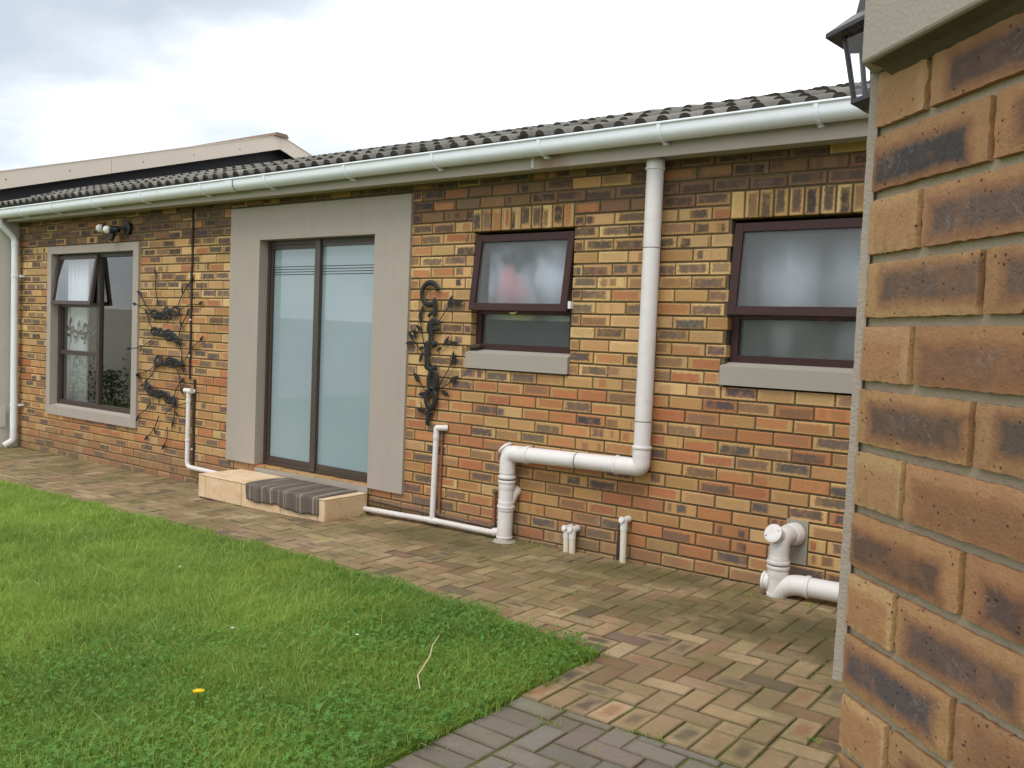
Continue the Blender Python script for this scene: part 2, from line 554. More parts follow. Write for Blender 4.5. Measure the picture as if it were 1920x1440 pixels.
def mk_obscure():
    m = M('obscure_glass')
    P = m.pos()
    v = m.n('TexVoronoi', Scale=210.0)
    m.l(P, v.inputs['Vector'])
    bp = m.n('Bump', Strength=0.35, Distance=0.002)
    m.l(v.outputs['Distance'], bp.inputs['Height'])
    fr = m.n('Fresnel', IOR=1.5)
    gl = m.n('BsdfGlossy', Roughness=0.22)
    df = m.n('BsdfDiffuse', Color=(0.30, 0.32, 0.325, 1))
    back = m.n('NewGeometry').outputs['Backfacing']
    t0_ = m.n('BsdfRefraction', Color=(0.93, 0.96, 0.96, 1), Roughness=0.42, IOR=1.12)
    t1_ = m.n('BsdfTransparent', Color=(1, 1, 1, 1))
    tr = m.n('MixShader')
    m.l(back, tr.inputs[0])
    m.l(t0_.outputs[0], tr.inputs[1])
    m.l(t1_.outputs[0], tr.inputs[2])
    m.l(bp.outputs[0], gl.inputs['Normal'])
    a = m.n('MixShader', Fac=0.10)
    m.l(tr.outputs[0], a.inputs[1])
    m.l(df.outputs[0], a.inputs[2])
    b = m.n('MixShader')
    front = m.math('SUBTRACT', 1.0, m.n('NewGeometry').outputs['Backfacing'])
    m.l(m.math('MULTIPLY', m.math('MULTIPLY', fr.outputs[0], 1.2, clamp=True), front), b.inputs[0])
    m.l(a.outputs[0], b.inputs[1])
    m.l(gl.outputs[0], b.inputs[2])
    m.l(b.outputs[0], m.o.inputs['Surface'])
    return m.m


MAT['obscure'] = mk_obscure()


def mk_frosted():
    m = M('frosted_door_glass')
    P = m.pos()
    c = m.mix(m.noise(1.3, 3, 0.5, P), lin(128, 146, 154), lin(143, 160, 166))
    m.base(c, 0.5, 0.3)
    m.b.inputs['Coat Weight'].default_value = 1.0
    m.b.inputs['Coat Roughness'].default_value = 0.015
    m.b.inputs['Coat IOR'].default_value = 1.7
    return m.m


MAT['frosted'] = mk_frosted()


def mk_lace():
    m = M('white_lace')
    P = m.pos()
    n_ = m.noise(46, 3, 0.6, P)
    c = m.mix(n_, (0.62, 0.64, 0.68), (0.85, 0.86, 0.88))
    m.base(c, 0.9, 0.1)
    m.b.inputs['Alpha'].default_value = 1.0
    return m.m


MAT['lace'] = mk_lace()


def mk_floral():
    """curtain cloth printed with soft pink and white flowers"""
    m = M('floral_curtain_cloth')
    P = m.pos()
    c = (0.20, 0.21, 0.22)
    cx = m.ramp(m.noise(5.0, 2, 0.4, P), [(0.42, 0.0), (0.62, 1.0)])
    c = m.mix(cx, (0.12, 0.13, 0.14), (0.55, 0.57, 0.66))

    def spot(c, x, z, rx, rz, colr, amt):
        s = m.sep(P)
        a = m.math('DIVIDE', m.math('SUBTRACT', s[0], x), rx)
        b = m.math('DIVIDE', m.math('SUBTRACT', s[2], z), rz)
        d = m.math('ADD', m.math('MULTIPLY', a, a), m.math('MULTIPLY', b, b))
        return m.mix(m.ramp(d, [(0.0, amt), (1.0, 0.0)]), c, colr)
    c = spot(c, 0.30, 1.80, 0.20, 0.27, (0.70, 0.72, 0.86), 0.9)
    c = spot(c, 0.83, 1.84, 0.15, 0.30, (0.66, 0.68, 0.82), 0.9)
    c = spot(c, 0.47, 1.80, 0.18, 0.16, (0.72, 0.36, 0.43), 0.95)
    c = spot(c, 0.43, 1.92, 0.09, 0.11, (0.74, 0.36, 0.44), 0.85)
    c = spot(c, 0.53, 1.64, 0.18, 0.06, (0.82, 0.70, 0.22), 1.0)
    m.base(c, 0.95, 0.05)
    return m.m


MAT['floral'] = mk_floral()


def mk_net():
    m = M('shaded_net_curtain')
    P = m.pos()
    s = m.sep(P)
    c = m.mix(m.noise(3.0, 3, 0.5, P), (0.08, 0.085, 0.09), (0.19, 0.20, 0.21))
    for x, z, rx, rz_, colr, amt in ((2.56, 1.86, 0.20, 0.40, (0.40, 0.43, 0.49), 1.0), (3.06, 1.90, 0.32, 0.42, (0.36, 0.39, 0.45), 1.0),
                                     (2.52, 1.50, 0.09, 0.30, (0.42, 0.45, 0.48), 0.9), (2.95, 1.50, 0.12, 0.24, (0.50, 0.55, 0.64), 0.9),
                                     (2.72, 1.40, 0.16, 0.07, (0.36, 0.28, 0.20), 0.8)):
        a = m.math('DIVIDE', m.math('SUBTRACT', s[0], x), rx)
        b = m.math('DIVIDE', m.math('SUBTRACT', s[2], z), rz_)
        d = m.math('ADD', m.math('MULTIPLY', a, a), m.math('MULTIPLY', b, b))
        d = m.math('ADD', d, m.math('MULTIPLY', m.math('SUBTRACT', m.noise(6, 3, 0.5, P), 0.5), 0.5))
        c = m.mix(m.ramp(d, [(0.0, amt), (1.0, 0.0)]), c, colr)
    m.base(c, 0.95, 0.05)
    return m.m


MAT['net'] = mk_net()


def mk_steptile():
    m = M('sand_ceramic_tile')
    P = m.pos()
    mp_ = m.n('Mapping', Rotation=(0.2, 0.3, 0.5), Scale=(1.0, 2.6, 1.4))
    m.l(P, mp_.inputs['Vector'])
    f = m.noise(4.2, 6, 0.6, mp_.outputs[0], 0.8)
    c = m.mix(f, lin(200, 168, 126), lin(230, 212, 184))
    t = m.attr('tone', 'Fac')
    c = m.mix(1.0, c, m.ramp(t, [(0.0, (0.86, 0.82, 0.78)), (1.0, (1.05, 1.03, 1.0))]), 'MULTIPLY')
    c = m.mix(m.ramp(m.noise(9, 5, 0.6, P), [(0.52, 0), (0.78, 0.6)]), c, lin(190, 134, 88))
    m.base(c, 0.45, 0.4)
    return m.m


MAT['steptile'] = mk_steptile()
MAT['grout'] = mat_simple('brown_grout', lin(92, 72, 56), 0.9, 0.1)


def mk_rug():
    m = M('woven_rag_rug')
    uv = m.n('UVMap', uv_map='UVMap').outputs['UV']
    s = m.sep(uv)
    cb = m.n('CombineXYZ')
    m.l(m.math('ADD', s[0], m.math('MULTIPLY', m.noise(30, 2), 0.006)), cb.inputs[0])
    w = m.n('TexNoise', Scale=24.0, Detail=3.0, Roughness=0.8)
    m.l(cb.outputs[0], w.inputs['Vector'])
    c = m.ramp(w.outputs['Fac'], [(0.36, lin(74, 66, 64)), (0.43, lin(132, 120, 110)), (0.48, lin(104, 94, 88)),
                                  (0.55, lin(140, 128, 116)), (0.64, lin(188, 180, 170))])
    c = m.mix(0.5, c, m.mix(m.noise(150, 3, 0.7), (0.55, 0.55, 0.55), (1.4, 1.4, 1.4)), 'MULTIPLY')
    m.base(c, 0.98, 0.05)
    wv = m.n('TexWave', Scale=34.0, Distortion=1.5)
    m.l(uv, wv.inputs['Vector'])
    m.bump(m.math('ADD', wv.outputs['Fac'], m.noise(140, 3)), 0.8, 0.008)
    return m.m


MAT['rug'] = mk_rug()


# ------------------------------------------------------------------ helpers: meshes
class MB:
    def __init__(self):
        self.v, self.f, self.uv, self.mi, self.att = [], [], [], [], {}

    def add(self, verts, faces, uvs=None, mi=0, **att):
        o = len(self.v)
        self.v += [tuple(p) for p in verts]
        self.uv += list(uvs) if uvs is not None else [(0.5, 0.5)] * len(verts)
        for f in faces:
            self.f.append(tuple(i + o for i in f))
            self.mi.append(mi)
        for k, val in att.items():
            self.att.setdefault(k, [])
            self.att[k] += [val] * len(verts)
        return self

    def box(self, x0, x1, y0, y1, z0, z1, mi=0, **att):
        v = [(x0, y0, z0), (x1, y0, z0), (x1, y1, z0), (x0, y1, z0), (x0, y0, z1), (x1, y0, z1), (x1, y1, z1), (x0, y1, z1)]
        f = [(0, 1, 5, 4), (1, 2, 6, 5), (2, 3, 7, 6), (3, 0, 4, 7), (4, 5, 6, 7), (3, 2, 1, 0)]
        return self.add(v, f, None, mi, **att)

    def tube(self, path, r, seg=14, cap=True, mi=0, flat=None, **att):
        P = [Vector(p) for p in path]
        n = len(P)
        rs = r if isinstance(r, (list, tuple)) else [r] * n
        T = []
        for i in range(n):
            T.append((P[min(i + 1, n - 1)] - P[max(i - 1, 0)]).normalized())
        ref = Vector((0, 1, 0)) if abs(T[0].y) < 0.9 else Vector((1, 0, 0))
        a = T[0].cross(ref).normalized()
        vs_, fs = [], []
        for i in range(n):
            a = (a - T[i] * a.dot(T[i])).normalized()
            b = T[i].cross(a).normalized()
            for k in range(seg):
                t = 2 * math.pi * k / seg
                q = (a * math.cos(t) + b * math.sin(t)) * rs[i]
                if flat is not None:
                    q.y *= flat
                vs_.append(P[i] + q)
        for i in range(n - 1):
            for k in range(seg):
                k2 = (k + 1) % seg
                fs.append((i * seg + k, i * seg + k2, (i + 1) * seg + k2, (i + 1) * seg + k))
        if cap:
            fs.append(tuple(range(seg - 1, -1, -1)))
            fs.append(tuple((n - 1) * seg + k for k in range(seg)))
        return self.add(vs_, fs, None, mi, **att)

    def sphere(self, c, r, seg=14, rings=9, sc=(1, 1, 1), mi=0, **att):
        vs_, fs = [], []
        for i in range(rings + 1):
            th = math.pi * i / rings
            for k in range(seg):
                ph = 2 * math.pi * k / seg
                vs_.append((c[0] + r * sc[0] * math.sin(th) * math.cos(ph), c[1] + r * sc[1] * math.sin(th) * math.sin(ph),
                            c[2] + r * sc[2] * math.cos(th)))
        for i in range(rings):
            for k in range(seg):
                k2 = (k + 1) % seg
                fs.append((i * seg + k, (i + 1) * seg + k, (i + 1) * seg + k2, i * seg + k2))
        return self.add(vs_, fs, None, mi, **att)

    def prism(self, poly, axis, a0, a1, mi=0, **att):
        """extrude polygon (list of 2d points) along an axis"""
        n = len(poly)

        def pt(p, a):
            return {'x': (a, p[0], p[1]), 'y': (p[0], a, p[1]), 'z': (p[0], p[1], a)}[axis]
        v = [pt(p, a0) for p in poly] + [pt(p, a1) for p in poly]
        f = [tuple(range(n)), tuple(range(2 * n - 1, n - 1, -1))]
        for i in range(n):
            j = (i + 1) % n
            f.append((i, i + n, j + n, j))
        return self.add(v, f, None, mi, **att)

    def mesh(self, name, mats, smooth=None, recalc=True):
        me = bpy.data.meshes.new(name)
        me.from_pydata(self.v, [], self.f)
        uvl = me.uv_layers.new(name='UVMap')
        li = np.empty(len(me.loops), dtype=np.int32)
        me.loops.foreach_get('vertex_index', li)
        uva = np.array(self.uv, dtype=np.float32)[li]
        uvl.data.foreach_set('uv', uva.ravel())
        for k, val in self.att.items():
            if isinstance(val[0], (int, float)):
                a = me.attributes.new(k, 'FLOAT', 'POINT')
                a.data.foreach_set('value', np.array(val, dtype=np.float32))
            else:
                a = me.attributes.new(k, 'FLOAT_VECTOR', 'POINT')
                a.data.foreach_set('vector', np.array(val, dtype=np.float32).ravel())
        for m in (mats if isinstance(mats, (list, tuple)) else [mats]):
            me.materials.append(m)
        me.polygons.foreach_set('material_index', self.mi)
        if recalc:
            import bmesh
            bm = bmesh.new()
            bm.from_mesh(me)
            bmesh.ops.recalc_face_normals(bm, faces=bm.faces)
            bm.to_mesh(me)
            bm.free()
        if smooth is not None:
            me.polygons.foreach_set('use_smooth', [True] * len(me.polygons))
            me.set_sharp_from_angle(angle=math.radians(smooth))
        me.update()
        return me

    def build(self, name, mats, parent=None, smooth=None, recalc=True):
        return link(name, self.mesh(name, mats, smooth, recalc), parent)


def link(name, data, parent=None):
    o = bpy.data.objects.new(name, data)
    COL.objects.link(o)
    if parent is not None:
        o.parent = parent
        o.matrix_parent_inverse = inv_world(parent)
    return o


def inv_world(p):
    m = Matrix.Identity(4)
    chain = []
    while p is not None:
        chain.append(p)
        p = p.parent
    for q in reversed(chain):
        m = m @ q.matrix_parent_inverse @ q.matrix_basis
    return m.inverted()


def tag(o, label=None, cat=None, group=None, kind=None):
    if label:
        o['label'] = label
    if cat:
        o['category'] = cat
    if group:
        o['group'] = group
    if kind:
        o['kind'] = kind
    return o


def thing(name, label, cat, loc=(0, 0, 0), group=None):
    o = bpy.data.objects.new(name, None)
    o.empty_display_size = 0.1
    o.location = loc
    COL.objects.link(o)
    return tag(o, label, cat, group)


def fillet(pts, rad, n=8):
    P = [Vector(p) for p in pts]
    outp = [P[0]]
    for i in range(1, len(P) - 1):
        a, b, c = P[i - 1], P[i], P[i + 1]
        d1, d2 = (a - b).normalized(), (c - b).normalized()
        r = min(rad, (a - b).length * 0.49, (c - b).length * 0.49)
        p1, p2 = b + d1 * r, b + d2 * r
        for k in range(n + 1):
            t = k / n
            outp.append(p1 * (1 - t) ** 2 + b * (2 * t * (1 - t)) + p2 * t ** 2)
    outp.append(P[-1])
    return outp


_gx = [-40, -13, -7, -3.5, 0, 1.7, 3, 6, 40]
_gz = [-0.20, -0.19, -0.132, -0.103, -0.010, 0.022, 0.05, 0.06, 0.06]


def gz(x):
    return float(np.interp(x, _gx, _gz))


# ------------------------------------------------------------------ ground, lawn
def strip_sheet(name, xs, y0, y1, dz, mat):
    mb = MB()
    v, f = [], []
    for x in xs:
        v += [(x, y0, gz(x) + dz), (x, y1, gz(x) + dz)]
    for i in range(len(xs) - 1):
        f.append((2 * i, 2 * i + 2, 2 * i + 3, 2 * i + 1))
    mb.add(v, f)
    return mb.build(name, mat)


g = MB()
g.add([(-600, -600, -0.45), (600, -600, -0.45), (600, 600, -0.45), (-600, 600, -0.45)], [(0, 1, 2, 3)])
tag(g.build('ground', MAT['soil']), kind='structure')


def lawn_edge(x):
    """y of the lawn's edge along the house path"""
    return float(np.interp(x, [-12, -3, 0.0, 1.0, 1.8, 2.42], [-1.36, -1.33, -1.40, -1.47, -1.58, -1.70]))


mb = MB()
xs = list(np.linspace(-12.4, 2.42, 60))
v, f = [], []
for x in xs:
    v += [(x, -22, gz(x) - 0.004), (x, lawn_edge(x), gz(x) + 0.012), (x, lawn_edge(x) + 0.02, gz(x) - 0.06)]
for i in range(len(xs) - 1):
    a, b = 3 * i, 3 * i + 3
    f += [(a, b, b + 1, a + 1), (a + 1, b + 1, b + 2, a + 2)]
lv = len(v)
v += [(2.44, -22, gz(2.4) - 0.06), (2.44, -1.70, gz(2.4) - 0.06)]
f += [(3 * (len(xs) - 1), lv, lv + 1, 3 * (len(xs) - 1) + 1)]
mb.add(v, f)
tag(mb.build('lawn', MAT['soil']), kind='structure')

# ------------------------------------------------------------------ house shell
house = thing('brick_house', 'long single storey face brick house with tiled roof and white gutter', 'house', (0, 0, 0))

DOOR_S = (-2.755, -0.440, 0.205, 2.568)      # outer edge of plaster surround: x0 x1 z0 z1
DOOR_O = (-2.320, -0.834, 0.205, 2.268)      # opening
LW_S = (-6.295, -4.335, 0.350, 2.318)
LW_O = (-6.205, -4.440, 0.470, 2.232)
SW_O = (0.190, 1.082, 1.235, 2.245)
BW_O = (2.226, 3.740, 1.225, 2.245)
BR = 0.085


def wall_holes(x0, x1, z0, z1, holes, y0, y1):
    xs_ = sorted({x0, x1, *[h[0] for h in holes], *[h[1] for h in holes]})
    zs_ = sorted({z0, z1, *[h[2] for h in holes], *[h[3] for h in holes]})
    m_ = MB()

    def solid(i, j):
        if i < 0 or j < 0 or i >= len(xs_) - 1 or j >= len(zs_) - 1:
            return False
        cx, cz = (xs_[i] + xs_[i + 1]) / 2, (zs_[j] + zs_[j + 1]) / 2
        return not any(h[0] < cx < h[1] and h[2] < cz < h[3] for h in holes)
    for i in range(len(xs_) - 1):
        for j in range(len(zs_) - 1):
            if not solid(i, j):
                continue
            a, b, c, d = xs_[i], xs_[i + 1], zs_[j], zs_[j + 1]
            m_.add([(a, y0, c), (b, y0, c), (b, y0, d), (a, y0, d)], [(0, 1, 2, 3)])
            m_.add([(a, y1, c), (b, y1, c), (b, y1, d), (a, y1, d)], [(3, 2, 1, 0)])
            if not solid(i - 1, j):
                m_.add([(a, y0, c), (a, y1, c), (a, y1, d), (a, y0, d)], [(3, 2, 1, 0)])
            if not solid(i + 1, j):
                m_.add([(b, y0, c), (b, y1, c), (b, y1, d), (b, y0, d)], [(0, 1, 2, 3)])
            if not solid(i, j - 1):
                m_.add([(a, y0, c), (b, y0, c), (b, y1, c), (a, y1, c)], [(3, 2, 1, 0)])
            if not solid(i, j + 1):
                m_.add([(a, y0, d), (b, y0, d), (b, y1, d), (a, y1, d)], [(0, 1, 2, 3)])
    return m_


g_ = 0.010
holes = [(DOOR_O[0] - g_, DOOR_O[1] + g_, DOOR_O[2] - 0.03, DOOR_O[3] + g_), (LW_O[0] - g_, LW_O[1] + g_, LW_O[2] - g_, LW_O[3] + g_),
         (SW_O[0] - g_, SW_O[1] + g_, SW_O[2] - g_, SW_O[3] + g_), (BW_O[0] - g_, BW_O[1] + g_, BW_O[2] - g_, BW_O[3] + g_)]
wall = wall_holes(-7.08, 4.10, -0.40, 2.645, holes, 0.0105, 0.220).build('wall', MAT['mortar'], house, recalc=False)

# brick palettes (linear albedo)
TAN = (0.51, 0.328, 0.145)
TAN2 = (0.45, 0.270, 0.108)
PALE = (0.59, 0.405, 0.182)
ORANGE = (0.43, 0.190, 0.078)
RED = (0.395, 0.142, 0.068)
BROWN = (0.255, 0.148, 0.078)
GREY = (0.085, 0.076, 0.072)
GREYB = (0.145, 0.110, 0.085)


def jit(c, a=0.12):
    s = 1 + random.uniform(-a, a)
    return tuple(max(0.01, x * s * (1 + random.uniform(-a, a) * 0.35)) for x in c)


def brick_look(k, x):
    """colours of one brick: edge, burnt core, (core strength, banding, seed); upper courses draw from a darker mix"""
    r = random.random()
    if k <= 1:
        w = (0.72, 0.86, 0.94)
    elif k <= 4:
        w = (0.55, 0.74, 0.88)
    elif k <= 15:
        w = (0.29, 0.46, 0.64)
    elif k <= 21:
        w = (0.18, 0.40, 0.82)
    else:
        w = (0.20, 0.42, 0.74)
    if x < -2.8 and 4 < k < 22:
        w = (0.33, 0.48, 0.66)
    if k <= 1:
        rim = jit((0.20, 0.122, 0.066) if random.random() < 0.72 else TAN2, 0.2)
    elif k <= 15:
        rim = jit(random.choice((TAN, TAN, TAN2, PALE)))
    else:
        rim = jit(random.choice((TAN2, TAN2, ORANGE, TAN)))
    if r < w[0]:
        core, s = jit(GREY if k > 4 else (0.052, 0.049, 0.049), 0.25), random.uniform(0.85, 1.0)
    elif r < w[1]:
        core, s = jit(random.choice((GREYB, BROWN)), 0.2), random.uniform(0.6, 1.0)
    elif r < w[2]:
        core, s = jit(random.choice((ORANGE, ORANGE, RED)), 0.15), random.uniform(0.6, 1.0)
    else:
        core, s = jit(rim, 0.15), random.uniform(0.2, 0.8)
    band = 1.0 if random.random() < 0.15 else 0.0
    return rim, core, (s, band, random.random())


def brick_geo(mb_, x0, x1, z0, z1, y0, depth, cham=0.004, **att):
    """brick with a chamfered face; 12 points"""
    c = cham
    j = [random.uniform(-0.0012, 0.0012) for _ in range(8)]
    v = [(x0 + j[0], y0 + c, z0 + j[1]), (x1 + j[2], y0 + c, z0 + j[3]), (x1 + j[4], y0 + c, z1 + j[5]), (x0 + j[6], y0 + c, z1 + j[7]),
         (x0 + c, y0, z0 + c), (x1 - c, y0, z0 + c), (x1 - c, y0, z1 - c), (x0 + c, y0, z1 - c),
         (x0, y0 + depth, z0), (x1, y0 + depth, z0), (x1, y0 + depth, z1), (x0, y0 + depth, z1)]
    fu, fv = min(1.0, (x1 - x0) / 0.222), min(1.0, (z1 - z0) / 0.073)
    uv = [(0, 0), (1, 0), (1, 1), (0, 1), (.02, .05), (.98, .05), (.98, .95), (.02, .95), (0, 0), (1, 0), (1, 1), (0, 1)]
    f = [(4, 5, 6, 7), (0, 1, 5, 4), (1, 2, 6, 5), (2, 3, 7, 6), (3, 0, 4, 7), (1, 0, 8, 9), (2, 1, 9, 10), (3, 2, 10, 11), (0, 3, 11, 8)]
    mb_.add(v, f, uv, **att)


def sub_iv(segs, a, b):
    o = []
    for s in segs:
        if s[1] <= a or s[0] >= b:
            o.append(s)
        else:
            if s[0] < a:
                o.append((s[0], a))
            if s[1] > b:
                o.append((b, s[1]))
    return o


E_ = 0.004
cuts = [(DOOR_S[0] + E_, DOOR_S[1] - E_, DOOR_S[2], DOOR_S[3]), (LW_S[0] + E_, LW_S[1] - E_, LW_S[2], LW_S[3]),
        SW_O, BW_O, (0.150, 1.085, 1.225, 1.375), (2.190, 3.78, 1.225, 1.375)]
SOLD = [(0.172, 10), (2.212, 17)]
for xs0, n_s in SOLD:
    cuts.append((xs0 - 0.006, xs0 + n_s * 0.0905, 2.245, 2.415))
# patch of mortar where the bottom-right pipe enters the wall
cuts.append((2.655, 2.795, 0.20, 0.475))

bricks = []      # x0,x1,z0,z1,k,kind
for k in range(-2, 32):
    zt = 2.5 - BR * k
    zb = zt - BR
    if k == -2:
        zt = 2.646
    off = 0.116 if k % 2 else 0.0
    for n in range(-32, 19):
        a, b = n * 0.232 + off + 0.005, (n + 1) * 0.232 + off - 0.005
        segs = [(max(a, -7.07), min(b, 4.05))]
        if segs[0][1] - segs[0][0] < 0.02:
            continue
        zm = (zt + zb) / 2
        for c in cuts:
            if c[2] < zm < c[3]:
                segs = sub_iv(segs, c[0], c[1])
        for s in segs:
            if s[1] - s[0] > 0.022 and zt > gz(s[0]) - 0.04:
                bricks.append((s[0], s[1], zb + 0.006 + random.uniform(-.001, .001), zt - 0.006 + random.uniform(-.001, .001), k, 'run'))
for xs0, n_s in SOLD:
    for i in range(n_s):
        bricks.append((xs0 + i * 0.0905 + random.uniform(-.002, .002), xs0 + i * 0.0905 + 0.077, 2.250, 2.409, 2, 'soldier'))


def shown_area(x0, x1, z0, z1, y):
    q = [seen((x, y, z)) for x, z in ((x0, z0), (x1, z0), (x1, z1), (x0, z1))]
    if any(p is None for p in q):
        return 0
    cx, cy = sum(p[0] for p in q) / 4, sum(p[1] for p in q) / 4
    if not (0 < cx < 1590 - (cy - 700) * 0.06 and 0 < cy < 1440):
        return 0
    a = 0
    for i in range(4):
        a += q[i][0] * q[(i + 1) % 4][1] - q[(i + 1) % 4][0] * q[i][1]
    return abs(a) / 2


def shade_props(o, rim, core, km):
    o['rim'] = [float(v_) for v_ in rim]
    o['core'] = [float(v_) for v_ in core]
    o['kind_mix'] = [float(v_) for v_ in km]


bricks.sort(key=lambda b: -shown_area(b[0], b[1], b[2], b[3], 0))
rest = MB()
full_meshes = []
for _ in range(6):
    t_ = MB()
    brick_geo(t_, -0.111, 0.111, -0.0365, 0.0365, 0, 0.104)
    full_meshes.append(t_.mesh('brick', MAT['brick']))
for i, (x0, x1, z0, z1, k, kd) in enumerate(bricks):
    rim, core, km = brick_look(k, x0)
    y0 = random.uniform(-0.0018, 0.0018)
    if i < 300:
        if kd == 'run' and abs((x1 - x0) - 0.222) < 0.001 and abs(z1 - z0 - 0.073) < 0.004:
            o = link('brick', random.choice(full_meshes), wall)
            o.location = ((x0 + x1) / 2, y0, (z0 + z1) / 2)
            o.rotation_euler = (0, random.uniform(-.004, .004), 0)
        else:
            t_ = MB()
            brick_geo(t_, x0, x1, z0, z1, y0, 0.104)
            if kd == 'soldier':
                t_.uv = [(b_, a_) for a_, b_ in t_.uv]
            o = t_.build('brick', MAT['brick'], wall, recalc=False)
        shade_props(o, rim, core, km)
    else:
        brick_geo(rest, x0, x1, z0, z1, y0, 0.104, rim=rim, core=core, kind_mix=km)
tag(rest.build('small_bricks', MAT['brick'], wall, recalc=False), kind='stuff')

# back and side walls, inside of the rooms
mb = MB()
mb.box(-7.06, 4.1, 8.2, 8.42, -0.4, 2.62)
mb.box(3.9, 4.1, 0.23, 8.19, -0.4, 2.62)
mb.build('rear_wall', MAT['mortar'], house)
mb = MB()
for (a, b) in ((-7.0, -3.6), (-3.5, -0.3), (-0.2, 1.6), (1.7, 3.85)):
    mb.add([(a, 0.225, 0.1), (b, 0.225, 0.1), (b, 2.6, 0.1), (a, 2.6, 0.1), (a, 0.225, 2.58), (b, 0.225, 2.58), (b, 2.6, 2.58), (a, 2.6, 2.58)],
           [(0, 1, 2, 3), (7, 6, 5, 4), (2, 3, 7, 6), (1, 2, 6, 5), (3, 0, 4, 7)])
mb.build('interior', MAT['inside'], house, recalc=False)

# ------------------------------------------------------------------ door and surrounds
mb = MB()
a, b, c, d = DOOR_S
e, f_, g0, h = DOOR_O
mb.box(a, e, -0.025, 0.20, c, d)
mb.box(f_, b, -0.025, 0.20, c - 0.02, d)
mb.box(e, f_, -0.025, 0.20, h, d)
mb.build('door_surround', MAT['taupe'], house)
mb = MB()
mb.add([(e, -0.02, 0.175), (f_, -0.02, 0.190), (f_, 0.22, 0.205), (e, 0.22, 0.205), (e, -0.02, 0.14), (f_, -0.02, 0.14), (f_, 0.22, 0.14), (e, 0.22, 0.14)],
       [(0, 1, 2, 3), (4, 5, 1, 0), (5, 6, 2, 1), (7, 4, 0, 3), (6, 7, 3, 2), (7, 6, 5, 4)])
mb.build('threshold', MAT['concrete'], house)

door = MB()
y0, y1 = 0.072, 0.130
door.box(e, e + 0.032, y0, y1, 0.206, h)          # left stile
door.box(f_ - 0.03, f_, y0, y1, 0.206, h)
door.box(e + 0.032, f_ - 0.03, y0 + 0.002, y1, h - 0.040, h)
door.box(e + 0.032, f_ - 0.03, y0 + 0.002, y1, 0.206, 0.238)
sliding = door.build('sliding_door', MAT['bronze_dark'], house)
xm = -1.625
mb = MB()
mb.box(xm - 0.03, xm + 0.035, y0 - 0.014, y0 + 0.030, 0.212, h - 0.006)
mb.build('meeting_stile', MAT['bronze'], sliding)
mb = MB()
mb.box(e + 0.032, e + 0.065, y0 + 0.012, y0 + 0.045, 0.239, h - 0.041)
mb.box(e + 0.065, xm - 0.03, y0 + 0.013, y0 + 0.045, h - 0.078, h - 0.042)
mb.box(e + 0.065, xm - 0.03, y0 + 0.013, y0 + 0.045, 0.239, 0.284)
mb.build('leaf_frame', MAT['bronze_dark'], sliding)
mb = MB()
mb.box(xm + 0.035, f_ - 0.03, y0 + 0.006, y0 + 0.04, 0.239, 0.284)
mb.build('bottom_rail', MAT['bronze'], sliding)
mb = MB()
mb.box(xm + 0.035, f_ - 0.03, y0 + 0.006, y0 + 0.04, h - 0.066, h - 0.041)
mb.build('top_rail', MAT['bronze'], sliding)
for (a, b, yy) in ((e + 0.065, xm - 0.03, y0 + 0.03), (xm + 0.035, f_ - 0.03, y0 + 0.024)):
    mb = MB()
    mb.box(a, b, yy, yy + 0.006, 0.28, h - 0.06)
    mb.build('pane', MAT['frosted'], sliding)
    for q in range(4):
        mb = MB()
        zz = 1.957 + q * 0.0235
        mb.box(a, b, yy - 0.0012, yy - 0.0004, zz, zz + 0.0065)
        mb.build('stripe', MAT['stripe'], sliding)

# left window surround and window
mb = MB()
a, b, c, d = LW_S
e, f_, g0, h = LW_O
mb.box(a, e, -0.025, 0.20, c, d)
mb.box(f_, b, -0.025, 0.20, c, d)
mb.box(e, f_, -0.025, 0.20, h, d)
mb.add([(e, -0.025, c), (f_, -0.025, c), (f_, -0.025, g0 - 0.015), (e, -0.025, g0 - 0.015), (e, 0.2, g0 + 0.03), (f_, 0.2, g0 + 0.03), (f_, 0.2, c), (e, 0.2, c)],
       [(0, 1, 2, 3), (3, 2, 5, 4), (4, 5, 6, 7), (0, 7, 6, 1)])
mb.build('window_surround', MAT['taupe'], house)

yf = 0.065


def frame_rect(mb_, x0, x1, z0, z1, w, ya, yb, wb=None):
    wb = wb or w
    mb_.box(x0, x0 + w, ya, yb, z0, z1)
    mb_.box(x1 - w, x1, ya, yb, z0, z1)
    mb_.box(x0 + w, x1 - w, ya + 0.002, yb, z1 - w, z1)
    mb_.box(x0 + w, x1 - w, ya + 0.002, yb, z0, z0 + wb)


wb_ = MB()
frame_rect(wb_, e, f_, g0 + 0.012, h, 0.045, yf, yf + 0.06)
xm = -5.30
wb_.box(xm - 0.028, xm + 0.028, yf + 0.003, yf + 0.06, g0 + 0.057, h - 0.045)
wb_.box(e + 0.045, xm - 0.028, yf + 0.005, yf + 0.06, 1.065, 1.115)
wb_.box(e + 0.045, xm - 0.028, yf + 0.005, yf + 0.06, 1.62, 1.67)
win = wb_.build('window', MAT['bronze_dark'], house)


def pane(parent, x0, x1, y, z0, z1, mat, name='pane'):
    m_ = MB()
    m_.box(x0, x1, y, y + 0.004, z0, z1)
    return m_.build(name, mat, parent)


pane(win, xm + 0.028, f_ - 0.045, yf + 0.03, g0 + 0.057, h - 0.045, MAT['glass'])
pane(win, e + 0.045, xm - 0.028, yf + 0.03, g0 + 0.057, 1.065, MAT['glass'])
pane(win, e + 0.045, xm - 0.028, yf + 0.03, 1.115, 1.62, MAT['glass'])


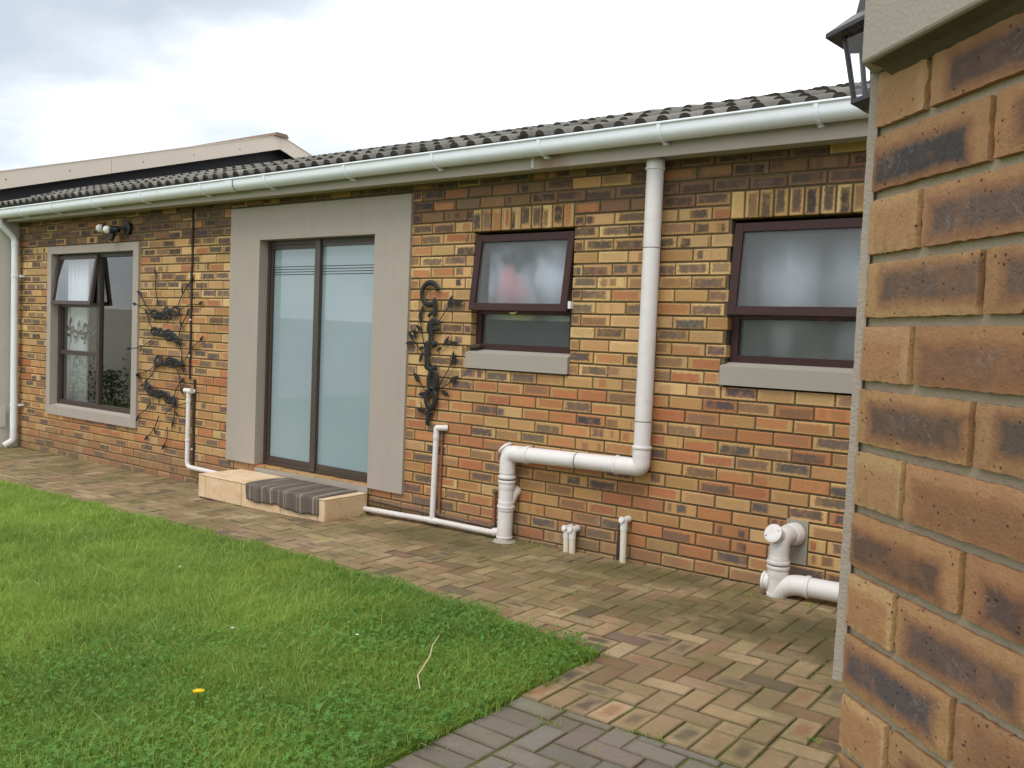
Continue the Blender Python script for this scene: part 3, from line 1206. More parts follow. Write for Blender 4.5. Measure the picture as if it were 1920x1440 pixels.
def open_sash(parent, x0, x1, z0, z1, y, ang, w, frame_mat, glass_mat, depth=0.035):
    """top hung sash: frame and pane, turned out about its top edge"""
    m_ = MB()
    frame_rect(m_, x0, x1, z0, z1, w, y - depth, y)
    o = m_.build('sash', frame_mat, parent)
    p = MB()
    p.box(x0 + w, x1 - w, y - depth * 0.55, y - depth * 0.55 + 0.004, z0 + w, z1 - w)
    q = p.build('pane', glass_mat, parent)
    R_ = Matrix.Translation((0, y, z1)) @ Matrix.Rotation(-ang, 4, 'X') @ Matrix.Translation((0, -y, -z1))
    for ob in (o, q):
        ob.data.transform(R_)
    return o


open_sash(win, e + 0.02, xm + 0.012, 1.64, h - 0.02, yf + 0.01, math.radians(8), 0.042, MAT['bronze_dark'], MAT['glass'])

# small bathroom window
def small_window(x0, x1, zs, zt, ang, latch):
    m_ = MB()
    frame_rect(m_, x0 + 0.004, x1 - 0.004, zs, zt - 0.02, 0.045, 0.062, 0.115)
    m_.box(x0 + 0.05, x1 - 0.05, 0.064, 0.112, 1.64, 1.69)
    w_ = m_.build('window', MAT['maroon'], house)
    pane(w_, x0 + 0.049, x1 - 0.049, 0.09, zs + 0.045, 1.64, MAT['obscure'])
    open_sash(w_, x0 + 0.012, x1 - 0.012, 1.655, zt - 0.028, 0.060, ang, 0.052, MAT['maroon'], MAT['obscure'], 0.04)
    if latch is not None:
        l_ = MB()
        l_.tube([(latch - 0.03, -0.02, 1.652), (latch, -0.03, 1.642), (latch + 0.03, -0.02, 1.655)], 0.008, 8)
        l_.build('latch', MAT['brass'], w_)
    # sloping sill outside
    s_ = MB()
    sx0, sx1 = x0 - 0.026, x1 + 0.0
    s_.add([(sx0, -0.022, 1.232), (sx1, -0.022, 1.232), (sx1, -0.022, 1.347), (sx0, -0.022, 1.347), (sx0, 0.061, 1.372), (sx1, 0.061, 1.372),
            (sx1, 0.061, 1.232), (sx0, 0.061, 1.232)],
           [(0, 1, 2, 3), (3, 2, 5, 4), (4, 5, 6, 7), (7, 6, 1, 0), (0, 3, 4, 7), (1, 6, 5, 2)])
    s_.box(x0 + 0.003, x1 - 0.003, 0.061, 0.20, 1.24, 1.372)
    s_.build('window_sill', MAT['sill'], w_)
    return w_


small_window(SW_O[0], SW_O[1], 1.372, SW_O[3], math.radians(7.5), 0.60)
small_window(BW_O[0], BW_O[1], 1.372, BW_O[3], math.radians(7.0), None)

# ------------------------------------------------------------------ eaves: soffit, fascia, gutter
EX0, EX1 = -7.06, 4.06
mb = MB()
mb.box(EX0, EX1, -0.178, 0.010, 2.640, 2.652)
mb.build('soffit', MAT['soffit'], house)
mb = MB()
mb.box(EX0, EX1, -0.200, -0.180, 2.622, 2.815)
mb.build('fascia', MAT['fascia'], house)


def gfall(x):
    return 2.752 + (x + 6.9) * 0.0053


prof = []
for k in range(0, 13):
    t = math.radians(-8 + 196 * k / 12)
    prof.append((-0.268 - 0.060 * math.cos(t), -0.048 - 0.058 * math.sin(t)))
prof = [(-0.2075, 0.0)] + [(p[0] if p[0] < -0.206 else -0.2075, p[1]) for p in reversed(prof)][::1]
# run from back edge down round to front lip
prof = sorted(prof[1:], key=lambda p: math.atan2(p[1] + 0.03, p[0] + 0.268) if p[1] < -0.02 else (9 if p[0] < -0.268 else -9))
prof = [(-0.2078, -0.004)] + [(-0.268 + 0.0602 * math.cos(t), -0.046 + 0.056 * math.sin(t)) for t in [math.radians(-a_) for a_ in range(0, 181, 12)]] + [(-0.3295, -0.012)]


def gutter_section(mb_, x0, x1, grow=0.0, nx=2, thick=0.003, only_outer=False):
    xs_ = np.linspace(x0, x1, nx)
    n_ = len(prof)
    P_ = []
    for x in xs_:
        zt = gfall(x)
        for (y, z) in prof:
            dy, dz = y + 0.268, z + 0.046
            s = 1 + grow / 0.06
            P_.append((x, -0.268 + dy * s if y < -0.21 else y, zt - 0.046 + dz * s))
        for (y, z) in reversed(prof):
            dy, dz = y + 0.268, z + 0.046
            s = 1 + (grow - thick) / 0.06
            P_.append((x, -0.268 + dy * s, zt - 0.046 + dz * s))
    m2 = 2 * n_
    F_ = []
    for i in range(nx - 1):
        for k in range(m2):
            k2 = (k + 1) % m2
            F_.append((i * m2 + k, i * m2 + k2, (i + 1) * m2 + k2, (i + 1) * m2 + k))
    F_.append(tuple(range(m2 - 1, -1, -1)))
    F_.append(tuple((nx - 1) * m2 + k for k in range(m2)))
    mb_.add(P_, F_)


mb = MB()
gutter_section(mb, -7.05, 4.05, 0, 2)
mb.tube([(-7.05, -0.3325, gfall(-7.05) - 0.004), (4.05, -0.3325, gfall(4.05) - 0.004)], 0.0085, 10)
mb.add([(-7.052, -0.21, gfall(-7.05)), (-7.052, -0.33, gfall(-7.05)), (-7.052, -0.31, gfall(-7.05) - 0.09), (-7.052, -0.23, gfall(-7.05) - 0.09)], [(0, 1, 2, 3)])
gutter = mb.build('gutter', MAT['gutter'], house, 40)
for bx in (-6.366, -5.599, -4.744, -3.811, -2.807, -1.883, -0.890, 0.036, 0.981, 1.864, 2.806, 3.7):
    mb = MB()
    gutter_section(mb, bx - 0.012, bx + 0.012, 0.0075, 2, 0.007)
    mb.box(bx - 0.012, bx + 0.012, -0.245, -0.2005, gfall(bx) - 0.118, gfall(bx) - 0.098)
    mb.build('bracket', MAT['gutter'], gutter, 40)
mb = MB()
gutter_section(mb, -2.44, -2.33, 0.004, 2, 0.0035)
mb.build('joint_sleeve', MAT['gutter'], gutter, 40)
mb = MB()
gutter_section(mb, -2.328, -2.320, 0.005, 2, 0.004)
mb.build('joint_seal', MAT['rubber'], gutter, 40)

# ------------------------------------------------------------------ roof
SL, SL2 = 0.360, 0.288          # the two eave courses lie steeper than the rest of the slope
TY0, TZ0 = -0.285, 2.790
RIDGE_Y = 4.15
GA = 0.335
BRK_Y = TY0 + 2 * GA * math.cos(math.atan(SL))


def rz(y):
    if y <= BRK_Y:
        return TZ0 + SL * (y - TY0)
    return TZ0 + SL * (BRK_Y - TY0) + SL2 * (y - BRK_Y)


roof_mb = MB()
roof_mb.add([(-7.09, TY0 + 0.06, rz(TY0) - 0.03 + 0.02), (4.15, TY0 + 0.06, rz(TY0) - 0.03 + 0.02), (4.15, RIDGE_Y, rz(RIDGE_Y) - 0.03), (-7.09, RIDGE_Y, rz(RIDGE_Y) - 0.03),
             (-7.09, 8.6, rz(TY0) - 0.03), (4.15, 8.6, rz(TY0) - 0.03), (-7.09, BRK_Y, rz(BRK_Y) - 0.03), (4.15, BRK_Y, rz(BRK_Y) - 0.03)],
            [(0, 1, 7, 6), (6, 7, 2, 3), (3, 2, 5, 4)])
roof = roof_mb.build('roof', MAT['tile'], house)
TW = 0.300


def tile_geo(mb_, dx=0.0, lift=0.0, **att):
    """double roll tile in its own frame: x across, y up the slope, z up; rolls hollow at the front"""
    prof_ = []
    for i in range(0, 25):
        u = i / 24 * TW
        w = (u % 0.15) / 0.15
        q_ = (w - 0.45) / 0.28
        hgt = 0.033 * math.sqrt(1 - q_ * q_) if abs(q_) < 1 else 0.0
        prof_.append((u - TW / 2, hgt))
    n_ = len(prof_)
    v_ = []
    for (x, z) in prof_:
        v_.append((x, 0, z + 0.024))
    for (x, z) in prof_:
        v_.append((x, GA + 0.06, z + 0.002))
    for (x, z) in prof_:
        v_.append((x, 0.002, max(z * 0.62, 0.0) + 0.006))
    f_ = [(i, i + 1, n_ + i + 1, n_ + i) for i in range(n_ - 1)]
    mb_.add(v_, f_, None, 0, **att)
    f2 = [(2 * n_ + i, 2 * n_ + i + 1, i + 1, i) for i in range(n_ - 1)]
    roll = [prof_[i][1] + prof_[i + 1][1] > 0.004 for i in range(n_ - 1)]
    mb_.add(v_, [q for q, r in zip(f2, roll) if r], None, 1, **att)
    mb_.add(v_, [q for q, r in zip(f2, roll) if not r], None, 0, **att)
    # dark bedding set back inside the rolls
    b_ = [(x, 0.012, z + 0.018) for (x, z) in prof_] + [(x, 0.012, -0.005) for (x, z) in prof_]
    mb_.add(b_, [(n_ + i, n_ + i + 1, i + 1, i) for i in range(n_ - 1)], None, 1, **att)


tmesh = []
for _ in range(3):
    t_ = MB()
    tile_geo(t_)
    tmesh.append(t_.mesh('roof_tile', [MAT['tile'], MAT['tile_end']], 50, recalc=False))
tiles = []
rows = 14
for r_ in range(rows):
    for c_ in range(0, 39):
        x = -7.05 + 0.15 + c_ * TW + (0.15 if r_ % 2 else 0.0)
        if x > 4.2:
            continue
        y = TY0 + r_ * GA * math.cos(math.atan(SL)) if r_ < 2 else BRK_Y + (r_ - 2) * GA * math.cos(math.atan(SL2))
        p = seen((x, y, rz(y)))
        vis = p is not None and 0 < p[0] < 1640
        area = (1.0 / p[2] ** 2 if vis else 0) * (1.0 if r_ < 2 else 0.6 if r_ == 2 else 0.35 if r_ == 3 else 0.05)
        tiles.append((area, x, y, r_, c_))
tiles.sort(key=lambda t: -t[0])
trest = MB()
for i, (ar, x, y, r_, c_) in enumerate(tiles):
    slope = Matrix.Rotation(math.atan(SL if r_ < 2 else SL2), 4, 'X')
    mat4 = Matrix.Translation((x, y, rz(y) + random.uniform(-.002, .004))) @ slope @ Matrix.Rotation(random.uniform(-.012, .012), 4, 'Z')
    if abs(x - 0.95) < 0.16 and r_ == 0:
        mat4 = Matrix.Translation((x - 0.02, y + 0.03, rz(y) + 0.022)) @ slope @ Matrix.Rotation(-0.16, 4, 'Z') @ Matrix.Rotation(0.05, 4, 'Y')
    tone = random.random()
    if i < 300:
        o = link('roof_tile', random.choice(tmesh), roof)
        o.matrix_basis = mat4
        o['tone'] = tone
    else:
        t_ = MB()
        tile_geo(t_)
        trest.add([mat4 @ Vector(p) for p in t_.v], t_.f, None, 0, tone=tone)
        trest.mi[-len(t_.mi):] = t_.mi
tag(trest.build('far_tiles', [MAT['tile'], MAT['tile_end']], roof, 50, recalc=False), kind='stuff')
# ridge caps
for i in range(27):
    x0 = 1.40 - 0.33 * i
    if x0 < -7.0:
        break
    mb = MB()
    pts = [(0.16 * math.cos(math.radians(a_)), 0.115 * math.sin(math.radians(a_))) for a_ in range(0, 181, 20)]
    pts += [(p[0] * 0.86, p[1] * 0.82) for p in reversed(pts)]
    mb.prism([(RIDGE_Y + p[0], rz(RIDGE_Y) - 0.065 + p[1] + random.uniform(0, .002)) for p in pts], 'x', x0 - 0.34, x0)
    o = mb.build('ridge_tile', MAT['tile'], roof, 40)
    o['tone'] = 0.6 + random.random() * 0.4

# ------------------------------------------------------------------ plastered wing on the left
wing = thing('house_wing', 'cream plastered wing behind the downpipe with dark gable and beige verge', 'building', (-9, 3, 0))
mb = MB()
mb.box(-11.5, -7.10, -0.35, 8.4, -0.5, 2.70)
mb.build('wall', MAT['cream'], wing)
VS = 0.3075
ry = 3.95


def vz(y):       # under side of verge board
    return 3.084 + VS * y if y <= ry else 3.084 + VS * (2 * ry - y)


mb = MB()
mb.prism([(-0.35, 2.69), (8.3, 2.69), (8.3, vz(8.3) + 0.1), (ry, vz(ry) + 0.1), (-0.35, vz(-0.35) + 0.1)], 'x', -7.62, -7.36)
mb.build('gable_cladding', MAT['charcoal'], wing)
mb = MB()
mb.prism([(-0.60, vz(-0.60) + 0.205), (ry, vz(ry) + 0.205), (8.5, vz(8.5) + 0.205), (8.5, vz(8.5) + 0.12), (ry, vz(ry) + 0.12), (-0.60, vz(-0.60) + 0.12)], 'x', -11.6, -7.13)
mb.build('roof', MAT['tile'], wing)
for (ya, yb) in ((-0.60, 1.185), (1.19, ry)):
    mb = MB()
    mb.prism([(ya, vz(ya)), (yb, vz(yb)), (yb, vz(yb) + 0.212), (ya, vz(ya) + 0.212)], 'x', -7.125, -7.10)
    mb.prism([(ya, vz(ya) + 0.2125), (yb, vz(yb) + 0.2125), (yb, vz(yb) + 0.224), (ya, vz(ya) + 0.224)], 'x', -7.22, -7.092)
    vb = mb.build('verge_board', MAT['trim'], wing)
    for ys in np.arange(ya + 0.45, yb, 0.78):
        for dz in (0.10,):
            s = MB()
            s.sphere((-7.098, ys, vz(ys) + dz + random.uniform(-.02, .02)), 0.010, 8, 5, (0.5, 1, 1))
            s.build('screw', MAT['screw'], vb)
mb = MB()
mb.prism([(ry + 0.004, vz(ry)), (8.5, vz(8.5)), (8.5, vz(8.5) + 0.212), (ry + 0.004, vz(ry) + 0.212)], 'x', -7.125, -7.10)
mb.prism([(ry + 0.004, vz(ry) + 0.2125), (8.5, vz(8.5) + 0.2125), (8.5, vz(8.5) + 0.224), (ry + 0.004, vz(ry) + 0.224)], 'x', -7.22, -7.092)
mb.build('verge_board', MAT['trim'], wing)
mb = MB()
mb.prism([(ry - 0.14, vz(ry) + 0.19), (ry + 0.14, vz(ry) + 0.19), (ry + 0.10, vz(ry) + 0.245), (ry - 0.10, vz(ry) + 0.245)], 'x', -11.6, -7.06)
mb.build('ridge_cap', MAT['screw'], wing)

# ------------------------------------------------------------------ corner wall close by on the right
CX, CY = 4.0905, -3.8985
ANG = math.radians(46.5)
dv = Vector((math.sin(ANG), -math.cos(ANG), 0))
nv = Vector((-math.cos(ANG), -math.sin(ANG), 0))      # outward


def cw(t, off, z):
    return Vector((CX, CY, z)) + dv * t + nv * off


cwall = None
mb = MB()
LT = 1.6
# core: brick face side and return face side
o1, o2 = cw(-0.006, -0.0070, 0), cw(LT, -0.0070, 0)
poly = [(CX + 0.004, CY + 0.004), (o2.x, o2.y), (o2.x + 0.25, o2.y + 0.20), (CX + 0.26, CY + 0.06), (CX + 0.26, -0.005), (CX + 0.004, -0.005)]
poly[0] = (o1.x + 0.004, o1.y + 0.002)
mb.prism(poly, 'z', -0.3, 2.62)
cwall = mb.build('corner_wall', MAT['mortar_near'])
tag(cwall, 'large brown face brick corner wall close by on the right under a plaster beam', 'wall')


def near_brick(t0, t1, z0, z1):
    """brick with worn, uneven edges on the angled face"""
    nx, nz = 22, 8
    m_ = MB()
    v_, uv_, f_ = [], [], []
    seed = random.random() * 100
    for j in range(nz + 1):
        for i in range(nx + 1):
            u, w = i / nx, j / nz
            t = t0 + (t1 - t0) * u
            z = z0 + (z1 - z0) * w
            edge = min(u * (t1 - t0), (1 - u) * (t1 - t0), w * (z1 - z0), (1 - w) * (z1 - z0))
            off = random.uniform(-0.0007, 0.0007)
            if edge < 1e-6:
                off -= random.uniform(0.0008, 0.0018)
                if random.random() < 0.04:
                    off -= 0.003
                if i in (0, nx):
                    t += random.uniform(-0.0008, 0.0008)
                if j in (0, nz):
                    z += random.uniform(-0.0009, 0.0009)
            elif edge < 0.010:
                off -= random.uniform(0.0, 0.0007)
            v_.append(cw(t, off, z))
            uv_.append((u, w))
    for j in range(nz):
        for i in range(nx):
            a_ = j * (nx + 1) + i
            f_.append((a_, a_ + 1, a_ + nx + 2, a_ + nx + 1))
    base_n = len(v_)
    ring = [i for i in range(nx + 1)] + [j * (nx + 1) + nx for j in range(1, nz + 1)] + \
           [nz * (nx + 1) + i for i in range(nx - 1, -1, -1)] + [j * (nx + 1) for j in range(nz - 1, 0, -1)]
    for r_ in ring:
        v_.append(v_[r_] + nv * -0.05)
        uv_.append(uv_[r_])
    L_ = len(ring)
    for q in range(L_):
        q2 = (q + 1) % L_
        f_.append((ring[q2], ring[q], base_n + q, base_n + q2))
    m_.add(v_, f_, uv_)
    return m_


Z0J = 1.7643
for j in range(-2, 24):
    zb = Z0J - BR * (j + 1) + BR
    z0_, z1_ = zb - BR + 0.0065 + BR, zb + BR - 0.0065
    # course j sits between z = Z0J - BR*j and one course lower
    z1_ = Z0J - BR * j - 0.0065
    z0_ = z1_ - 0.072
    if z0_ < -0.05 or z1_ > 1.852:
        if z1_ > 1.852 and z0_ < 1.80:
            z1_ = 1.842
        else:
            continue
    t = 0.004
    first = True
    while t < 1.05:
        Lb = 0.103 if (first and j % 2 != 0) else 0.222
        look = brick_look(10, 0)
        r = random.random()
        if Lb < 0.15:
            rim, core, km = jit((0.43, 0.265, 0.130), .09), jit((0.38, 0.215, 0.10), .12), (random.uniform(.2, .6), 0, random.random())
        elif r < 0.72:
            rim, core, km = jit((0.360, 0.205, 0.100), .13), jit((0.066, 0.060, 0.060), .2), (random.uniform(.88, 1), 0, random.random())
        elif r < 0.88:
            rim, core, km = jit((0.355, 0.195, 0.094), .13), jit((0.125, 0.082, 0.060), .25), (random.uniform(.6, 1), 0, random.random())
        else:
            rim, core, km = jit((0.375, 0.215, 0.105), .12), jit((0.27, 0.122, 0.060), .2), (random.uniform(.3, .8), 0, random.random())
        o = near_brick(t, t + Lb, z0_, z1_).build('brick', MAT['brick_near'], cwall, 35)
        shade_props(o, rim, core, km)
        t += Lb + 0.0115
        first = False
# top half-course tucked under the beam
# plaster on the return face, ends just above the paving
mb = MB()
zs_ = np.linspace(1.008, 1.846, 46)
v, f = [], []
for z in zs_:
    w = 0.0100 + random.uniform(-0.0006, 0.0006) + 0.012 * max(0, (1.30 - z))
    p = cw(0.0, -0.002, z)
    a_ = Vector((p.x - w, p.y + random.uniform(-.0005, .0005) + 0.004, z))
    b_ = Vector((p.x + 0.0035, p.y + 0.0012, z))
    v += [a_, b_, Vector((a_.x, -0.01, z)), Vector((b_.x, -0.01, z))]
n_ = len(zs_)
for i in range(n_ - 1):
    q, r = 4 * i, 4 * i + 4
    f += [(q, q + 1, r + 1, r), (q + 2, q, r, r + 2), (q + 1, q + 3, r + 3, r + 1)]
f += [(0, 2, 3, 1), (4 * n_ - 4, 4 * n_ - 3, 4 * n_ - 1, 4 * n_ - 2)]
mb.add(v, f)
mb.build('plaster_coat', MAT['edge'], cwall)
# beam
mb = MB()
pA = cw(0.030, 0.034, 0)
pB = cw(LT, 0.034, 0)
poly = [(pA.x - 0.006, pA.y), (pB.x, pB.y), (pB.x + 0.2, pB.y + 0.2), (CX + 0.25, CY + 0.1), (CX + 0.25, -0.22), (pA.x - 0.004, -0.22)]
mb.prism(poly, 'z', 1.845, 2.618)
beam = mb.build('beam', MAT['taupe_near'], cwall)
bev = beam.modifiers.new('soft_edge', 'BEVEL')
bev.width = 0.004
bev.segments = 2
# rough mortar smeared under the beam
mb = MB()
v, f = [], []
ts = np.linspace(0.034, 1.2, 88)
rr = [random.uniform(0, 1) for _ in ts]
for i, t in enumerate(ts):
    q = sum(rr[max(0, i - 3):i + 4]) / len(rr[max(0, i - 3):i + 4])
    v += [cw(t, 0.030, 1.8445), cw(t, 0.012 + random.uniform(-.002, .002), 1.842 - random.uniform(0.001, .0025)), cw(t, -0.001, 1.838 - 0.010 * q - random.uniform(0, .002))]
for i in range(len(ts) - 1):
    a_, b_ = 3 * i, 3 * i + 3
    f += [(a_, b_, b_ + 1, a_ + 1), (a_ + 1, b_ + 1, b_ + 2, a_ + 2)]
mb.add(v, f)
mb.build('mortar_smear', MAT['mortar'], cwall)

# ------------------------------------------------------------------ paving
pav_base = MB()
xs = list(np.linspace(-7.4, 4.3, 40))
v, f = [], []
for x in xs:
    v += [(x, -6.5, gz(x) - 0.0055), (x, 0.0, gz(x) - 0.0055)]
for i in range(len(xs) - 1):
    f.append((2 * i, 2 * i + 2, 2 * i + 3, 2 * i + 1))
pav_base.add(v, f)
paving = tag(pav_base.build('paving', MAT['sand']), kind='structure')

U = 0.1066
pavers = []        # x0,x1,y0,y1,grey
STEPB = (-2.50, -0.82, -0.49, 0.0)
Y_S = -0.222       # soldier row against wall
Y_E = -2.098       # tan field ends
Y_G = -2.312


def in_lawn(x, y):
    return x < 2.40 and y < lawn_edge(x) - 0.10


def addp(x0, x1, y0, y1, grey=False):
    cx_, cy_ = (x0 + x1) / 2, (y0 + y1) / 2
    if in_lawn(cx_, cy_) or (STEPB[0] < cx_ < STEPB[1] and cy_ > STEPB[2] + 0.06):
        return
    if cx_ > 4.06 and cy_ > -3.9:
        return
    pavers.append((x0, x1, y0, y1, grey))


gap = 0.0028
x = -7.3
while x < 4.2:
    addp(x + gap, x + U - gap, Y_S + gap, -0.008)
    x += U


def herring(xa, xb, ya, yb, grey):
    ni, nj = int((xb - xa) / U) + 1, int((yb - ya) / U) + 1
    for i in range(-2, ni + 2):
        for j in range(-2, nj + 2):
            k = (i - j) % 4
            if k == 0:
                r = (xa + i * U, xa + (i + 2) * U, ya + j * U, ya + (j + 1) * U)
            elif k == 3:
                r = (xa + i * U, xa + (i + 1) * U, ya + j * U, ya + (j + 2) * U)
            else:
                continue
            x0, x1, y0, y1 = max(r[0], xa), min(r[1], xb), max(r[2], ya), min(r[3], yb)
            if x1 - x0 < 0.03 or y1 - y0 < 0.03:
                continue
            addp(x0 + gap, x1 - gap, y0 + gap, y1 - gap, grey)


herring(-7.3, 4.2, Y_E, Y_S, False)
x = 2.405
while x < 4.2:
    addp(x + gap, x + U - gap, Y_G + gap, Y_E - gap)
    x += U
# grey driveway pavers
y = Y_G - 0.006
while y > -6.2:
    addp(2.43 + gap, 2.43 + 2 * U - gap, y - U + gap, y - gap, True)
    y -= U
herring(2.43 + 2 * U + 0.006, 4.9, -6.2, Y_G - 0.006, True)


def paver_geo(mb_, x0, x1, y0, y1, z, tilt, **att):
    c = 0.004
    hx, hy = (x1 - x0) / 2, (y1 - y0) / 2
    cx_, cy_ = (x0 + x1) / 2, (y0 + y1) / 2

    def tz(x_, y_):
        return z + tilt[0] * (x_ - cx_) + tilt[1] * (y_ - cy_)
    j = lambda: random.uniform(-0.0012, 0.0012)
    o_ = [(x0 + j(), y0 + j()), (x1 + j(), y0 + j()), (x1 + j(), y1 + j()), (x0 + j(), y1 + j())]
    i_ = [(x0 + c, y0 + c), (x1 - c, y0 + c), (x1 - c, y1 - c), (x0 + c, y1 - c)]
    v_ = [(p[0], p[1], tz(*p)) for p in i_] + [(p[0], p[1], tz(*p) - 0.0035) for p in o_] + [(p[0], p[1], tz(*p) - 0.03) for p in o_]
    f_ = [(0, 1, 2, 3)]
    for q in range(4):
        r = (q + 1) % 4
        f_ += [(4 + q, 4 + r, r, q), (8 + q, 8 + r, 4 + r, 4 + q)]
    e0 = (.03, .97)
    uv_ = [(.03, .03), (.97, .03), (.97, .97), (.03, .97)] + [(0, 0), (1, 0), (1, 1), (0, 1)] * 2
    mb_.add(v_, f_, uv_, **att)


def paver_look(grey, x, y):
    r = random.random()
    if grey:
        c = jit((0.178, 0.152, 0.122), 0.13)
        return c, jit(c, 0.12), (random.uniform(0.2, 0.7), 0, random.random())
    if r < 0.62:
        c = jit((0.300, 0.208, 0.120), 0.12)
    elif r < 0.82:
        c = jit((0.370, 0.268, 0.152), 0.10)
    elif r < 0.93:
        c = jit((0.235, 0.140, 0.083), 0.15)
    else:
        c = jit((0.150, 0.105, 0.075), 0.2)
    r = random.random()
    if r < 0.09:
        core = jit((0.085, 0.070, 0.062), 0.2)
        s = random.uniform(0.5, 0.95)
    elif r < 0.24:
        core = jit((0.262, 0.125, 0.068), 0.15)
        s = random.uniform(0.3, 0.8)
    else:
        core = jit(c, 0.18)
        s = random.uniform(0.2, 0.8)
    return c, core, (s, 0, random.random())


def paver_area(p):
    q = [seen((x_, y_, gz(x_))) for x_, y_ in ((p[0], p[2]), (p[1], p[2]), (p[1], p[3]), (p[0], p[3]))]
    if any(s is None for s in q):
        return 0
    cx_, cy_ = sum(s[0] for s in q) / 4, sum(s[1] for s in q) / 4
    if not (0 < cx_ < 1575 and 0 < cy_ < 1445):
        return 0
    return abs(sum(q[i][0] * q[(i + 1) % 4][1] - q[(i + 1) % 4][0] * q[i][1] for i in range(4))) / 2


pavers.sort(key=lambda p: -paver_area(p))
prest = {False: MB(), True: MB()}
for i, p in enumerate(pavers):
    c, core, km = paver_look(p[4], p[0], p[2])
    z = gz((p[0] + p[1]) / 2) + random.uniform(-0.003, 0.003)
    tilt = (random.gauss(0.004, 0.009), random.gauss(0, 0.009))
    mt = MAT['paver_grey'] if p[4] else MAT['paver']
    if i < 300:
        t_ = MB()
        paver_geo(t_, p[0], p[1], p[2], p[3], z, tilt)
        o = t_.build('paver', mt, paving, recalc=False)
        shade_props(o, c, core, km)
    else:
        paver_geo(prest[p[4]], p[0], p[1], p[2], p[3], z, tilt, rim=c, core=core, kind_mix=km)
tag(prest[False].build('far_pavers', MAT['paver'], paving, recalc=False), kind='stuff')
if prest[True].v:
    tag(prest[True].build('grey_pavers', MAT['paver_grey'], paving, recalc=False), kind='stuff')

# ------------------------------------------------------------------ doorstep and rug
ST_Z = 0.142
sx0, sx1, sy = -2.50, -0.82, -0.485
step = thing('doorstep', 'low doorstep clad in sand coloured tiles below the sliding door', 'step', (-1.66, -0.25, -0.05))
mb = MB()
mb.box(sx0 + 0.009, sx1 - 0.009, sy + 0.009, -0.012, -0.09, ST_Z - 0.009)
mb.build('core', MAT['grout'], step)
fx = [sx0, -2.40, -1.88, -1.36, -0.905, sx1]


def tile_box(x0, x1, y0, y1, z0, z1):
    m_ = MB()
    m_.box(x0, x1, y0, y1, z0, z1)
    o = m_.build('tile', MAT['steptile'], step)
    o['tone'] = random.random()
    bv = o.modifiers.new('edge', 'BEVEL')
    bv.width = 0.002
    bv.segments = 1
    return o


for i in range(len(fx) - 1):
    tile_box(fx[i] + 0.003, fx[i + 1] - 0.003, sy, sy + 0.0085, -0.06 + 0.0, ST_Z - 0.0135)
tx = [sx0, -1.94, -1.38, sx1]
for i in range(3):
    tile_box(tx[i] + 0.003, tx[i + 1] - 0.003, sy - 0.003, -0.030, ST_Z - 0.0085, ST_Z)
tile_box(sx1 - 0.0085, sx1, sy + 0.010, -0.03, -0.06, ST_Z - 0.012)
tile_box(sx0, sx0 + 0.0085, sy + 0.010, -0.03, -0.06, ST_Z - 0.012)

nx, ny = 60, 34
v, uv, f = [], [], []
prof_r = []
Ltop, Lh = 0.435, 0.118
for j in range(ny + 1):
    s = j / ny * (Ltop + Lh + 0.02)
    if s < Ltop:
        prof_r.append((-0.045 - s, 0.0, 0))
    elif s < Ltop + 0.02:
        q = (s - Ltop) / 0.02
        prof_r.append((-0.045 - Ltop - 0.014 * math.sin(q * math.pi / 2), -0.012 * (1 - math.cos(q * math.pi / 2)), q))
    else:
        prof_r.append((-0.045 - Ltop - 0.014, -0.012 - (s - Ltop - 0.02), 1))
for j, (yy, dz, hang) in enumerate(prof_r):
    for i in range(nx + 1):
        u = i / nx
        x = -1.80 + 0.885 * u + 0.03 * (j / ny) - 0.02 * (1 - u) * hang
        wob = 0.010 * math.sin(u * 17 + 1 + j * 0.05) + 0.006 * math.sin(u * 39 + j * .09)
        z = ST_Z + 0.006 + dz + (abs(wob) * 0.9 * min(1, 0.25 + j / 14) if hang < 0.5 else abs(wob) * 0.9 * max(0, 1 - (j - 27) / 7) + 0.004 * math.sin(u * 31))
        z += 0.002 * math.sin(u * 190) + (-(0.035 * u + 0.020 * math.sin(u * 11) + 0.006 * math.sin(u * 57)) * max(0, hang - 0.5) * max(0, (j - 26) / (ny - 26)) if hang > 0.5 else 0)
        y_ = yy - (abs(wob) * 1.2 if hang > 0.5 else 0) - 0.002 * abs(math.sin(u * 95))
        v.append((x, y_, z))
        uv.append((u, j / ny))
for j in range(ny):
    for i in range(nx):
        a_ = j * (nx + 1) + i
        f.append((a_, a_ + 1, a_ + nx + 2, a_ + nx + 1))
mb = MB()
mb.add(v, f, uv)
rug = mb.build('rag_rug', MAT['rug'], None, 60)
sm = rug.modifiers.new('thick', 'SOLIDIFY')
sm.thickness = 0.007
sm.offset = 1.0
tag(rug, 'grey and white striped rag rug hanging over the tiled doorstep', 'rug')

# ------------------------------------------------------------------ pipes
def ring(z0, z1, x, y, r, parent, name='collar', mat=None, axis='z'):
    m_ = MB()
    if axis == 'z':
        pth = [(x, y, z0), (x, y, z0 + (z1 - z0) * .25), (x, y, z0 + (z1 - z0) * .75), (x, y, z1)]
    else:
        pth = [(z0, y, x), (z0 + (z1 - z0) * .25, y, x), (z0 + (z1 - z0) * .75, y, x), (z1, y, x)]
    m_.tube(pth, [r - 0.002, r, r, r - 0.002], 28)
    return m_.build(name, mat or MAT['pvc'], parent, 50)


